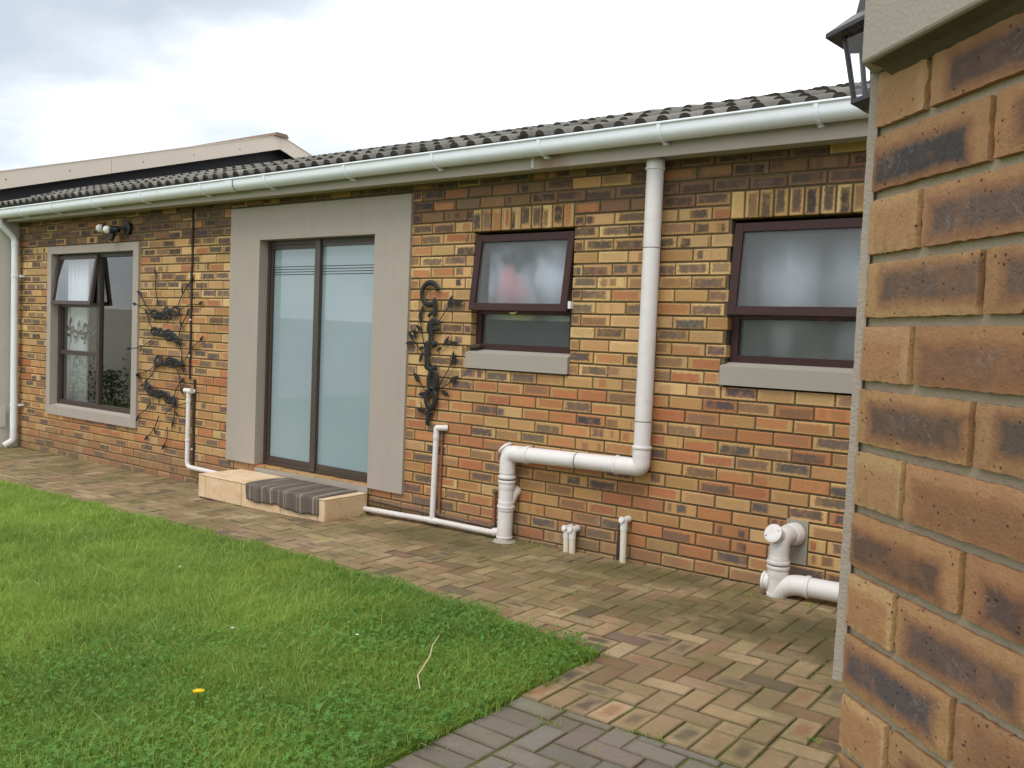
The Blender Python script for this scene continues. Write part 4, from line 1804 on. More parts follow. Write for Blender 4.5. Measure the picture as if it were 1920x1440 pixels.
PY = -0.09
stack = thing('soil_pipe', 'thick white drain pipe dropping from the eave and cranking left to the ground', 'pipe', (1.728, PY, 0))
R_ = 0.055
x1 = 1.728
mb = MB()
mb.tube([(x1, PY, 0.78), (x1, PY, 2.63)], R_, 28)
mb.build('pipe', MAT['pvc'], stack, 50)
ring(2.575, 2.622, x1, PY, R_ + 0.0045, stack, 'socket')
ring(2.566, 2.580, x1, PY, R_ + 0.009, stack)
ring(2.071, 2.079, x1, PY, R_ + 0.0012, stack, 'joint_ring', MAT['rubber'])
ring(0.963, 0.971, x1, PY, R_ + 0.0012, stack, 'joint_ring', MAT['rubber'])
ring(0.715, 0.800, x1, PY, R_ + 0.004, stack, 'socket')
ring(0.790, 0.808, x1, PY, R_ + 0.010, stack)
mb = MB()
mb.tube(fillet([(x1, PY, 0.735), (x1, PY, 0.668), (1.62, PY, 0.665)], 0.10, 10), R_ + 0.003, 28)
mb.build('elbow', MAT['pvc'], stack, 50)
# socket on the level run
m_ = MB()
m_.tube([(1.640, PY, 0.666), (1.560, PY, 0.664)], R_ + 0.004, 28)
m_.build('socket', MAT['pvc'], stack, 50)
m_ = MB()
m_.tube([(1.562, PY, 0.664), (1.556, PY, 0.664), (1.546, PY, 0.664), (1.540, PY, 0.664)], [R_ + .006, R_ + .010, R_ + .010, R_ + .006], 28)
m_.build('collar', MAT['pvc'], stack, 50)
mb = MB()
mb.tube([(0.80, PY, 0.648), (1.60, PY, 0.665)], R_, 28)
mb.build('pipe', MAT['pvc'], stack, 50)
m_ = MB()
m_.tube([(1.240, PY, 0.657), (1.248, PY, 0.657)], R_ + 0.0014, 28)
m_.build('joint_ring', MAT['rubber'], stack, 50)
m_ = MB()
m_.tube([(0.842, PY, 0.6487), (0.836, PY, 0.6487), (0.824, PY, 0.648), (0.818, PY, 0.648)], [R_ + .006, R_ + .010, R_ + .010, R_ + .006], 28)
m_.build('collar', MAT['pvc'], stack, 50)
x2 = 0.655
mb = MB()
mb.tube(fillet([(0.83, PY, 0.648), (x2, PY, 0.645), (x2, PY, 0.500)], 0.115, 10), R_ + 0.004, 28)
mb.build('elbow', MAT['pvc'], stack, 50)
# access cap on the outside of the bend
m_ = MB()
cd = Vector((-0.72, 0, 0.70))
cc0 = Vector((x2 + 0.030, PY, 0.620)) + cd * 0.045
m_.tube([cc0, cc0 + cd * 0.026], 0.050, 24)
m_.tube([cc0 + cd * 0.024, cc0 + cd * 0.027, cc0 + cd * 0.040, cc0 + cd * 0.043], [0.056, 0.060, 0.060, 0.055], 24)
m_.build('access_cap', MAT['pvc'], stack, 50)
mb = MB()
mb.tube([(x2, PY, 0.50), (x2 - 0.004, PY, gz(x2) - 0.02)], R_, 28)
mb.build('pipe', MAT['pvc'], stack, 50)
ring(0.462, 0.482, x2, PY, R_ + 0.010, stack)
ring(0.449, 0.461, x2, PY, R_ + 0.003, stack, 'joint_ring', MAT['rubber'])
ring(0.430, 0.450, x2, PY, R_ + 0.010, stack)
ring(0.385, 0.432, x2, PY, R_ + 0.004, stack, 'socket')
ring(0.270, 0.300, x2, PY, R_ + 0.004, stack, 'socket')
ring(0.246, 0.268, x2, PY, R_ + 0.010, stack)
ring(0.228, 0.245, x2, PY, R_ + 0.005, stack, 'socket')
ring(0.030, 0.042, x2 - 0.003, PY, R_ + 0.006, stack)
m_ = MB()
m_.tube([(x2 + 0.010, PY + 0.01, 0.27), (x2 + 0.022, PY + 0.045, 0.345), (x2 + 0.026, PY + 0.088, 0.375)], [0.040, 0.042, 0.042], 20)
m_.build('branch', MAT['pvc'], stack, 60)
m_ = MB()
m_.tube([(x2 - 0.003, PY, gz(x2) - 0.01), (x2 - 0.003, PY, gz(x2) + 0.012), (x2 - 0.003, PY, gz(x2) + 0.016)], [0.092, 0.076, 0.06], 18)
m_.build('cement_foot', MAT['concrete'], stack, 50)

# thin waste pipe beside the wall art, running along the paving
WY = -0.045
waste = thing('waste_pipe', 'thin white waste pipe below the lettered wall art, teeing into a pipe along the paving', 'pipe', (-0.08, WY, 0))
mb = MB()
mb.tube(fillet([(0.0, -0.002, 0.757), (0.0 - 0.05, WY, 0.757), (-0.075, WY, 0.755), (-0.076, WY, 0.68)], 0.05, 8), 0.0225, 18)
mb.build('elbow', MAT['pvc'], waste, 50)
ring(0.660, 0.705, -0.076, WY, 0.0245, waste, 'socket')
mb = MB()
mb.tube([(-0.076, WY, 0.70), (-0.087, WY, 0.035)], 0.0215, 18)
mb.build('pipe', MAT['pvc'], waste, 50)
mb = MB()
mb.tube([(-0.83, WY - 0.01, 0.016), (-0.087, WY, 0.034), (0.50, WY - 0.02, 0.042), (0.60, PY + 0.02, 0.062)], 0.0215, 18)
mb.build('pipe', MAT['pvc'], waste, 50)
ring(-0.135, -0.030, 0.033, WY, 0.0255, waste, 'tee', axis='x')
mb = MB()
mb.tube([(0.535, WY - 0.025, 0.048), (0.60, PY + 0.022, 0.062)], 0.030, 18)
mb.build('socket', MAT['pvc'], waste, 50)

lw = thing('waste_pipe', 'thin white waste pipe left of the sliding door, turning behind the doorstep', 'pipe', (-3.348, WY, 0))
mb = MB()
mb.tube(fillet([(-3.30, -0.002, 0.815), (-3.345, WY, 0.815), (-3.348, WY, 0.75)], 0.05, 8), 0.0235, 18)
mb.build('elbow', MAT['pvc'], lw, 50)
mb = MB()
mb.tube([(-3.405, WY - 0.006, 0.818), (-3.29, WY - 0.006, 0.818)], 0.024, 16)
mb.build('cap', MAT['pvc'], lw, 50)
mb = MB()
mb.tube(fillet([(-3.348, WY, 0.78), (-3.352, WY, 0.062), (-2.45, WY, 0.050)], 0.06, 8), 0.0225, 18)
mb.build('pipe', MAT['pvc'], lw, 50)
ring(0.318, 0.338, -3.350, WY, 0.027, lw)
ring(0.70, 0.74, -3.348, WY, 0.026, lw, 'socket')


def clips(parent, pts, mat):
    for p in pts:
        m_ = MB()
        m_.box(p[0] - 0.012, p[0] + 0.012, p[1] - 0.007, p[1] + 0.006, p[2] - 0.008, p[2] + 0.008)
        m_.build('clip', mat, parent)


cab = thing('wall_cable', 'dark cable clipped down the brickwork from the eave above the left waste pipe', 'cable', (-3.39, -0.01, 1.7))
mb = MB()
mb.tube([(-3.393 + random.uniform(-.006, .006), -0.010, z) for z in np.linspace(2.62, 0.93, 22)], 0.011, 8)
mb.build('cable', MAT['wire'], cab, 60)
clips(cab, [(-3.392, -0.016, 1.94), (-3.395, -0.016, 1.165), (-3.394, -0.016, 1.52)], MAT['pvc'])
cab2 = thing('wall_conduit', 'dark conduit on the brickwork just right of the left waste pipe', 'conduit', (-3.31, -0.012, 0.5))
mb = MB()
mb.tube([(-3.306 + random.uniform(-.003, .003), -0.012, z) for z in np.linspace(0.93, 0.08, 12)], 0.0125, 8)
mb.build('tube', MAT['wire'], cab2, 60)
clips(cab2, [(-3.312, -0.018, 0.24)], MAT['pvc'])

cop = thing('copper_pipe', 'copper coloured pipe on the brickwork behind the thin pipe below the wall art', 'pipe', (-0.045, -0.014, 0.25))
mb = MB()
mb.tube([(-0.044, -0.012, 0.70), (-0.046, -0.014, 0.10)], 0.011, 10)
mb.build('tube', MAT['copper'], cop, 50)
mb = MB()
mb.tube([(-0.052, -0.012, 0.735), (-0.043, -0.016, 0.66)], 0.016, 10)
mb.build('fitting', MAT['rusty'], cop, 50)
rus = thing('rusty_pipe', 'rusty pipe lying along the foot of the wall with copper riser by the thick drain', 'pipe', (0, -0.02, 0.085))
mb = MB()
mb.tube([(x_, -0.018 + random.uniform(-.003, .003), 0.088 + random.uniform(-.003, .003) - 0.018 * (x_ + 0.6) / 1.1) for x_ in np.linspace(-0.80, 0.50, 16)], 0.0135, 9)
mb.build('tube', MAT['rusty'], rus, 50)
mb = MB()
mb.tube([(0.493, -0.018, 0.075), (0.495, -0.018, 0.33)], 0.012, 9)
mb.build('riser', MAT['copper'], rus, 50)
for p_ in ((-0.05, -0.02, 0.092), (0.49, -0.02, 0.085), (0.495, -0.02, 0.335)):
    mb = MB()
    mb.sphere(p_, 0.022, 10, 6, (1, 0.8, 1))
    mb.build('fitting', MAT['rusty'], rus, 60)


def stub(name, label, x, y, ztop, r, mat, tilt=0.0, group=None):
    t_ = thing(name, label, 'pipe', (x, y, gz(x)), group)
    m2 = MB()
    m2.tube([(x + 0.004, y, gz(x) - 0.015), (x, y, ztop - 0.055)], r, 16)
    m2.build('pipe', mat, t_, 50)
    m2 = MB()
    m2.tube([(x, y, ztop - 0.062), (x, y, ztop - 0.010)], r + 0.0025, 16)
    m2.sphere((x, y, ztop - 0.002), r + 0.0025, 14, 7)
    m2.tube([(x, y, ztop), (x + 0.004, -0.004, ztop + 0.004)], r + 0.001, 14)
    m2.build('elbow', MAT['pvc'], t_, 50)
    m2 = MB()
    cdir = Vector((-0.25, -0.93, 0.27)).normalized()
    c0 = Vector((x, y, ztop)) + cdir * (r * 0.6)
    m2.tube([c0, c0 + cdir * 0.018, c0 + cdir * 0.020, c0 + cdir * 0.014], [r * 0.98, r * 0.98, r * 0.62, r * 0.52], 16)
    m2.build('cap', MAT['pvc'], t_, 50)
    return t_


stub('capped_pipe', 'left of two short ivory pipes with round caps at the foot of the wall', 1.158, -0.055, 0.172, 0.0215, MAT['pvc_old'])
stub('capped_pipe', 'right of two short ivory pipes with round caps at the foot of the wall', 1.211, -0.062, 0.172, 0.0225, MAT['pvc_old'])
stub('capped_pipe', 'taller single ivory pipe with round cap standing beside a dark conduit', 1.605, -0.058, 0.298, 0.0225, MAT['pvc_old'])
con = MB()
con.tube([(1.548, -0.018, gz(1.55) - 0.01), (1.552, -0.016, 0.245), (1.556, -0.004, 0.262)], 0.014, 9)
tag(con.build('wall_conduit', MAT['wire'], None, 50), 'short dark conduit on the brickwork left of the single capped pipe', 'conduit')

# bottom right drain with access eye
rb = thing('drain_pipe', 'thick white drain with access eye at the wall foot, running right behind the corner', 'pipe', (2.675, -0.16, 0))
bx, by = 2.682, -0.16
mb = MB()
mb.box(2.66, 2.79, -0.001, 0.0075, 0.21, 0.47)
mb.build('mortar_patch', MAT['concrete'], rb)
mb = MB()
mb.tube(fillet([(bx + 0.035, 0.0, 0.385), (bx + 0.004, by, 0.392), (bx, by, 0.27)], 0.105, 10), R_ + 0.001, 28)
mb.build('elbow', MAT['pvc'], rb, 50)
mb = MB()
dd = Vector((0.035, 0.16, -0.007)).normalized()
c0 = Vector((bx + 0.033, -0.012, 0.386))
mb.tube([c0 - dd * 0.055, c0 - dd * 0.05, c0, c0 + dd * 0.01], [R_ + .004, R_ + .008, R_ + .012, R_ + .012], 28)
mb.build('collar', MAT['pvc'], rb, 50)
mb = MB()
cd = Vector((-0.20, -0.86, 0.42)).normalized()
c0 = Vector((bx, by, 0.382)) + cd * 0.02
mb.tube([c0, c0 + cd * 0.050], R_ - 0.008, 26)
mb.tube([c0 + cd * 0.046, c0 + cd * 0.049, c0 + cd * 0.062, c0 + cd * 0.065, c0 + cd * 0.0652, c0 + cd * 0.052, c0 + cd * 0.052],
        [R_ - .006, R_, R_, R_ - 0.004, R_ - 0.016, R_ - 0.020, 0.002], 26)
mb.build('access_cap', MAT['pvc'], rb, 50)
ring(0.245, 0.280, bx, by, R_ + 0.003, rb, 'socket')
ring(0.232, 0.252, bx, by, R_ + 0.010, rb)
ring(0.222, 0.233, bx, by, R_ + 0.003, rb, 'joint_ring', MAT['rubber'])
ring(0.203, 0.223, bx, by, R_ + 0.010, rb)
ring(0.150, 0.205, bx, by, R_ + 0.004, rb, 'socket')
mb = MB()
mb.tube([(bx, by, 0.19), (bx, by, gz(bx) - 0.01)], R_ + 0.001, 28)
mb.build('pipe', MAT['pvc'], rb, 50)
mb = MB()
mb.tube(fillet([(bx - 0.01, by, gz(bx) - 0.01), (bx + 0.03, by, 0.10), (bx + 0.10, by, 0.128), (bx + 0.19, by, 0.130)], 0.08, 8), R_ + 0.003, 28)
mb.build('sweep_bend', MAT['pvc'], rb, 50)
mb = MB()
mb.tube([(bx + 0.165, by, 0.1295), (bx + 0.170, by, 0.1295), (bx + 0.185, by, 0.130), (bx + 0.190, by, 0.130)], [R_ + .004, R_ + .009, R_ + .009, R_ + .005], 28)
mb.build('collar', MAT['pvc'], rb, 50)
mb = MB()
mb.tube([(bx + 0.18, by, 0.130), (4.02, by, 0.155)], R_, 28)
mb.build('pipe', MAT['pvc'], rb, 50)
mb = MB()
mb.tube([(bx - 0.04, by, 0.118), (bx - 0.066, by, 0.118), (bx - 0.068, by, 0.118), (bx - 0.082, by, 0.118), (bx - 0.085, by, 0.118)], [.050, .050, R_, R_, R_ - .006], 26)
mb.build('end_cap', MAT['pvc'], rb, 50)

# downpipe in the far left corner
dp = thing('downpipe', 'white rainwater downpipe in the far left corner with kicked out shoe', 'downpipe', (-6.98, -0.085, 0))
mb = MB()
mb.tube(fillet([(-6.99, -0.262, 2.665), (-6.99, -0.262, 2.60), (-6.99, -0.09, 2.44), (-6.985, -0.085, 2.36)], 0.05, 6), 0.0375, 18)
mb.build('swan_neck', MAT['gutter'], dp, 50)
mb = MB()
mb.tube([(-6.985, -0.085, 2.40), (-6.975, -0.085, -0.03)], 0.040, 18)
mb.build('pipe', MAT['gutter'], dp, 50)
ring(2.34, 2.40, -6.985, -0.085, 0.044, dp, 'socket', MAT['gutter'])
for z in (1.98, 0.40):
    m_ = MB()
    m_.tube([(-6.98, -0.085, z - 0.012), (-6.98, -0.085, z + 0.012)], 0.0435, 18)
    m_.box(-6.94, -6.90, -0.05, -0.001, z - 0.012, z + 0.012)
    m_.build('bracket', MAT['gutter'], dp, 50)
mb = MB()
mb.tube(fillet([(-6.975, -0.085, 0.03), (-6.975, -0.085, -0.04), (-6.99, -0.19, -0.105)], 0.04, 6), 0.042, 18)
mb.build('shoe', MAT['gutter'], dp, 50)
mb = MB()
mb.box(-7.098, -7.07, -0.20, -0.135, 0.12, 0.36)
tag(mb.build('meter_box', MAT['cream']), 'small cream box on the plastered wing beside the downpipe', 'box')

# overflow spout on the fascia
mb = MB()
mb.box(0.838, 0.858, -0.206, -0.2005, 2.632, 2.722)
tag(mb.build('overflow_strip', MAT['pvc']), 'short white strip on the rust stained fascia under the gutter', 'strip')

# ------------------------------------------------------------------ wall art
BY = -0.030
art = thing('wall_art', 'black metal wall art with upright letters reading Geloof and leaf twigs', 'wall art', (-0.15, BY, 1.35))


def stroke(parent, pts, r, name='letter'):
    m_ = MB()
    m_.tube(pts, r, 10, flat=0.45)
    for p in (pts[0], pts[-1]):
        m_.sphere(p, r, 8, 6, (1, 0.45, 1))
    return m_


def arc_pts(cx_, cz_, rx, rz_, a0, a1, n_=18, y=BY):
    return [(cx_ + rx * math.cos(math.radians(a0 + (a1 - a0) * i / n_)), y, cz_ + rz_ * math.sin(math.radians(a0 + (a1 - a0) * i / n_))) for i in range(n_ + 1)]


def letter(parts, parent=art):
    m_ = MB()
    for pts, r in parts:
        m_.tube(pts, r, 10, flat=0.5)
        for p in (pts[0], pts[-1]):
            m_.sphere(p, r if not isinstance(r, list) else r[0], 8, 6, (1, 0.5, 1))
    m_.build('letter', MAT['black'], parent, 60)


# G e l o o f, top to bottom
letter([(arc_pts(-0.205, 1.785, 0.085, 0.085, 25, 290), 0.021), ([(-0.155, BY, 1.735), (-0.150, BY, 1.70), (-0.152, BY, 1.625)], 0.020),
        ([(-0.150, BY, 1.73), (-0.20, BY, 1.69)], 0.012), ([(-0.21, BY, 1.615), (-0.155, BY, 1.65)], 0.014)])
letter([([(-0.205, BY, 1.555), (-0.11, BY, 1.565)], 0.017), (arc_pts(-0.155, 1.515, 0.055, 0.065, 40, 200), 0.018),
        ([(-0.205, BY, 1.505), (-0.105, BY, 1.515)], 0.017), ([(-0.185, BY, 1.55), (-0.18, BY, 1.42), (-0.150, BY, 1.385), (-0.125, BY, 1.40)], 0.022)])
letter([([(-0.215, BY, 1.395), (-0.212, BY, 1.30), (-0.212, BY, 1.215), (-0.16, BY, 1.195), (-0.125, BY, 1.215)], 0.026)])
letter([(arc_pts(-0.145, 1.115, 0.036, 0.075, 0, 360, 22), 0.023)])
letter([(arc_pts(-0.160, 0.975, 0.046, 0.072, 0, 360, 22), 0.023), ([(-0.16, BY, 1.03), (-0.15, BY, 1.00)], 0.016)])
letter([([(-0.185, BY, 0.78), (-0.178, BY, 0.86), (-0.170, BY, 0.895), (-0.125, BY, 0.915)], 0.020), ([(-0.205, BY, 0.855), (-0.145, BY, 0.865)], 0.013)])


def leaf_twig(parent, pts, leaves, thick=0.004, lsz=0.045, y=BY + 0.006):
    m_ = MB()
    P_ = [(p[0], y, p[1]) for p in pts]
    m_.tube(fillet(P_, 0.2, 5) if len(P_) > 2 else P_, thick, 6)
    tw = m_.build('twig', MAT['black'], parent, 60)
    for (x_, z_, a_, s_) in leaves:
        m2 = MB()
        ca, sa = math.cos(math.radians(a_)), math.sin(math.radians(a_))
        prof_ = [(0, 0), (0.3, 0.19), (0.6, 0.17), (1.0, 0), (0.6, -0.17), (0.3, -0.19)]
        L_ = lsz * s_
        vv = []
        for dy in (-0.003, 0.003):
            for (u_, w_) in prof_:
                q, r = u_ * L_, w_ * L_
                vv.append((x_ + q * ca - r * sa, y + dy, z_ + q * sa + r * ca))
        ff = [tuple(range(6)), tuple(range(11, 5, -1))] + [(i, i + 6, (i + 1) % 6 + 6, (i + 1) % 6) for i in range(6)]
        m2.add(vv, ff)
        m2.build('leaf', MAT['black'], tw, None)


leaf_twig(art, [(-0.16, 1.20), (-0.25, 1.36), (-0.31, 1.60)], [(-0.295, 1.56, 100, 1.7), (-0.30, 1.62, 70, 1.5), (-0.285, 1.49, 140, 1.5), (-0.25, 1.37, 200, 1.3), (-0.32, 1.47, 160, 1.4)], 0.004, 0.055)
leaf_twig(art, [(-0.16, 1.21), (-0.30, 1.36), (-0.37, 1.42)], [(-0.37, 1.42, 130, 1.6), (-0.36, 1.40, 185, 1.7), (-0.35, 1.43, 100, 1.2), (-0.27, 1.32, 250, 1.5)], 0.004, 0.055)
leaf_twig(art, [(-0.13, 1.55), (-0.02, 1.68), (0.03, 1.74)], [(-0.02, 1.68, 70, 1.8), (0.02, 1.71, 10, 2.0)], 0.004, 0.055)
leaf_twig(art, [(-0.12, 1.34), (-0.05, 1.40), (0.02, 1.43)], [(-0.05, 1.38, 60, 1.7), (0.00, 1.405, 5, 1.7), (-0.07, 1.37, 200, 1.0)], 0.004, 0.055)
leaf_twig(art, [(-0.10, 1.05), (0.00, 1.20), (0.05, 1.285)], [(0.03, 1.24, 62, 1.8), (0.045, 1.285, 85, 1.2)], 0.004, 0.055)
leaf_twig(art, [(-0.10, 1.045), (0.00, 1.09), (0.05, 1.13)], [(0.02, 1.105, 35, 2.0)], 0.004, 0.055)
leaf_twig(art, [(-0.11, 1.035), (-0.05, 1.045), (0.00, 1.02)], [(-0.065, 1.045, -25, 1.8)], 0.004, 0.055)
leaf_twig(art, [(-0.19, 0.99), (-0.27, 1.08), (-0.33, 1.14)], [(-0.29, 1.09, 130, 1.9)], 0.004, 0.055)
leaf_twig(art, [(-0.19, 1.02), (-0.25, 1.00)], [(-0.20, 1.005, 185, 1.9)], 0.004, 0.055)
leaf_twig(art, [(-0.19, 0.87), (-0.25, 0.88), (-0.27, 0.94)], [(-0.215, 0.87, 175, 1.8)], 0.004, 0.055)

art2 = thing('wall_art', 'black wrought metal wall art of tangled scrolls between window and sliding door', 'wall art', (-3.8, BY, 1.3))


def scroll(pts, r):
    m_ = MB()
    m_.tube(pts, r, 8, flat=0.5)
    m_.build('scroll', MAT['black'], art2, 60)


random.seed(21)
rows_ = [(1.575, -4.02, -3.58, 0.03), (1.355, -4.02, -3.56, -0.09), (1.085, -3.98, -3.50, 0.02), (0.745, -4.12, -3.62, -0.10)]
for (zc, xa, xb, dzr) in rows_:
    n_ = 8
    for i in range(n_):
        t = (i + 0.5) / n_
        cx_, cz_ = xa + (xb - xa) * t, zc + dzr * (t - 0.5)
        scroll(arc_pts(cx_ + random.uniform(-.03, .03), cz_ + random.uniform(-.02, .02), random.uniform(.035, .07), random.uniform(.02, .05), random.uniform(0, 360), random.uniform(400, 640), 20), random.uniform(.010, .017))
    scroll([(xa + (xb - xa) * t, BY, zc + dzr * (t - 0.5) - 0.03 * math.sin(t * 7)) for t in np.linspace(-0.05, 1.05, 12)], 0.013)
random.seed(33)
for (x_, z_, a_, L_) in [(-4.0, 1.60, 170, 0.36), (-4.05, 1.58, 140, 0.30), (-3.55, 1.62, 10, 0.30), (-3.62, 1.62, 50, 0.36), (-3.95, 1.66, 100, 0.30),
                         (-4.0, 1.38, 130, 0.22), (-3.58, 1.33, 60, 0.26), (-3.56, 1.28, -80, 0.22), (-4.05, 1.30, 195, 0.42),
                         (-3.45, 1.12, 40, 0.30), (-3.95, 1.06, 200, 0.34), (-3.98, 1.03, 225, 0.20), (-3.60, 1.02, -70, 0.20),
                         (-4.10, 0.80, 150, 0.20), (-3.64, 0.70, 60, 0.22), (-3.64, 0.68, -90, 0.18), (-4.05, 0.66, 215, 0.28), (-3.80, 0.55, 20, 0.40), (-3.9, 0.52, 230, 0.30), (-3.75, 0.42, -100, 0.18)]:
    ca, sa = math.cos(math.radians(a_)), math.sin(math.radians(a_))
    p0, p1, p2 = (x_, z_), (x_ + ca * L_ * .5 - sa * .03, z_ + sa * L_ * .5 + ca * .03), (x_ + ca * L_, z_ + sa * L_)
    leaf_twig(art2, [p0, p1, p2], [(p2[0], p2[1], a_ + random.uniform(-30, 30), 1.7)] + ([(p1[0], p1[1], a_ + 45, 1.2)] if random.random() < .5 else []), 0.0045, 0.05)

# ------------------------------------------------------------------ twin lamp above left window
lt = thing('wall_light', 'black twin wall lamp with two round white bulbs above the left window', 'lamp', (-4.62, -0.03, 2.46))
mb = MB()
mb.tube([(-4.56, 0.0, 2.465), (-4.56, -0.035, 2.465)], 0.065, 20)
mb.build('base', MAT['black'], lt, 50)
for (hx, hy, hz, dx_) in ((-4.955, -0.10, 2.475, -1), (-4.755, -0.13, 2.448, 0.2)):
    mb = MB()
    mb.tube([(-4.57, -0.03, 2.465), (-4.66, -0.10, 2.46), (hx + 0.08, hy + 0.02, hz)], 0.014, 8)
    mb.build('arm', MAT['black'], lt, 50)
    mb = MB()
    mb.tube([(hx + 0.13, hy + 0.05, hz + 0.0), (hx + 0.05, hy + 0.012, hz)], [0.028, 0.042], 16)
    mb.build('lamp_holder', MAT['black'], lt, 50)
    mb = MB()
    mb.sphere((hx, hy - 0.01, hz), 0.044, 18, 12)
    mb.build('bulb', MAT['white_bulb'], lt, 60)
mb = MB()
mb.tube([(-4.72, -0.10, 2.405), (-4.705, -0.12, 2.335)], [0.036, 0.024], 14)
mb.build('sensor', MAT['black'], lt, 50)

# ------------------------------------------------------------------ lantern on the return face
LX, LY, LZ = 3.842, -2.915, 2.0
lan = thing('coach_lantern', 'black coach lantern with clear glass panels beside the plaster beam', 'lantern', (4.07, LY, 2.0))


def hexr(r, z, rot=23):
    return [(LX + r * math.cos(math.radians(60 * i + rot)), LY + r * math.sin(math.radians(60 * i + rot)), z) for i in range(6)]


def loft(mb_, rings_, close=True):
    n_ = len(rings_[0])
    v_ = [p for r_ in rings_ for p in r_]
    f_ = []
    for i in range(len(rings_) - 1):
        for k in range(n_):
            f_.append((i * n_ + k, i * n_ + (k + 1) % n_, (i + 1) * n_ + (k + 1) % n_, (i + 1) * n_ + k))
    if close:
        f_ += [tuple(range(n_ - 1, -1, -1)), tuple((len(rings_) - 1) * n_ + k for k in range(n_))]
    mb_.add(v_, f_)


mb = MB()
loft(mb, [hexr(0.085, 2.236), hexr(0.142, 2.222), hexr(0.142, 2.232), hexr(0.085, 2.272), hexr(0.078, 2.276)])
mb.build('roof', MAT['lamp_black'], lan)
mb = MB()
loft(mb, [hexr(0.076, 2.275), hexr(0.068, 2.315), hexr(0.050, 2.345), hexr(0.024, 2.365), hexr(0.014, 2.372), hexr(0.014, 2.39)])
mb.sphere((LX, LY, 2.40), 0.020, 12, 8)
mb.build('cap', MAT['lamp_black'], lan, 30)
rt, rb_ = 0.098, 0.068
top_, bot_ = hexr(rt, 2.226), hexr(rb_, 2.072)
for i in range(6):
    mb = MB()
    mb.tube([bot_[i], top_[i]], 0.0066, 6)
    mb.build('bar', MAT['lamp_black'], lan)
    a_, b_, c_, d_ = Vector(bot_[i]), Vector(bot_[(i + 1) % 6]), Vector(top_[(i + 1) % 6]), Vector(top_[i])
    n__ = (b_ - a_).cross(d_ - a_).normalized() * 0.0015
    mb = MB()
    mb.add([a_ - n__, b_ - n__, c_ - n__, d_ - n__, a_ + n__, b_ + n__, c_ + n__, d_ + n__],
           [(0, 1, 2, 3), (7, 6, 5, 4), (0, 4, 5, 1), (1, 5, 6, 2), (2, 6, 7, 3), (3, 7, 4, 0)])
    mb.build('glass_panel', MAT['lamp_glass'], lan)
mb = MB()
loft(mb, [hexr(0.045, 2.045), hexr(0.064, 2.058), hexr(0.076, 2.064), hexr(0.076, 2.074)])
mb.build('floor_plate', MAT['lamp_black'], lan)
mb = MB()
mb.tube([(LX, LY, 2.074), (LX, LY, 2.11)], 0.018, 12)
mb.build('lamp_holder', MAT['lamp_black'], lan, 50)
mb = MB()
mb.sphere((LX, LY, 2.15), 0.034, 14, 10, (1, 1, 1.25))
mb.build('bulb', MAT['white_bulb'], lan, 60)
mb = MB()
mb.tube(fillet([(LX, LY, 2.05), (LX, LY, 1.98), (4.075, LY, 1.98)], 0.06, 6), 0.011, 10)
mb.tube([(4.075, LY, 1.92), (4.060, LY, 1.92)], 0.045, 14)
mb.build('bracket', MAT['lamp_black'], lan, 50)

# ------------------------------------------------------------------ behind the windows
def curtain(name, label, x0, x1, y, z0, z1, mat, waves, amp, n_=60):
    m_ = MB()
    v_, f_ = [], []
    for i in range(n_ + 1):
        u = i / n_
        x_ = x0 + (x1 - x0) * u
        yy = y + amp * math.sin(u * waves * 2 * math.pi) + amp * 0.4 * math.sin(u * waves * 5.3 + 1)
        v_ += [(x_, yy, z0), (x_, yy, z1)]
    for i in range(n_):
        f_.append((2 * i, 2 * i + 2, 2 * i + 3, 2 * i + 1))
    m_.add(v_, f_)
    o = m_.build(name, mat, None, 80)
    s_ = o.modifiers.new('thick', 'SOLIDIFY')
    s_.thickness = 0.003
    return tag(o, label, 'curtain')


curtain('lace_curtain', 'white lace curtain hanging inside the left window', -6.175, -5.70, 0.165, 0.45, 2.3, MAT['lace'], 6, 0.018)
curtain('floral_curtain', 'blurred pink and white curtain behind the small obscure glass window', 0.245, 1.03, 0.150, 1.60, 2.2, MAT['floral'], 5, 0.008)
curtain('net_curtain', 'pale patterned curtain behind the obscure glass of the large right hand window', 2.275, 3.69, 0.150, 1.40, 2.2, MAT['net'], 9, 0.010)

sprig = thing('window_sprig', 'dark leafy sprigs standing behind the middle pane of the left window', 'decoration', (-5.75, 0.135, 1.2))
for (xa, za, xb, zb_) in ((-6.02, 1.20, -6.05, 1.42), (-5.92, 1.20, -5.86, 1.38), (-5.72, 1.20, -5.62, 1.46), (-5.70, 1.20, -5.74, 1.36), (-5.58, 1.22, -5.50, 1.40)):
    leaf_twig(sprig, [(xa, za), ((xa + xb) / 2 + .02, (za + zb_) / 2), (xb, zb_)],
              [(xb, zb_, 70, 1.6), (xb + .02, zb_ - .05, 20, 1.5), (xb - .02, zb_ - .06, 150, 1.5), ((xa + xb) / 2, (za + zb_) / 2, 30, 1.5), ((xa + xb) / 2, (za + zb_) / 2 - .03, 160, 1.5)],
              0.005, 0.06, 0.128)

mb = MB()
mb.box(1.085 - 0.012, 1.085 + 0.010, -0.035, 0.02, 1.685, 1.735)
tag(mb.build('paper_scrap', MAT['paper']), 'small white scrap stuck at the lower right corner of the open sash', 'scrap')
mb = MB()
mb.tube([(0.185, 0.02, 1.385), (0.235, 0.03, 1.39), (0.27, 0.035, 1.40)], [0.016, 0.024, 0.012], 9)
tag(mb.build('door_stop', MAT['wire'], None, 60), 'small dark lump on the left end of the small window sill', 'lump')

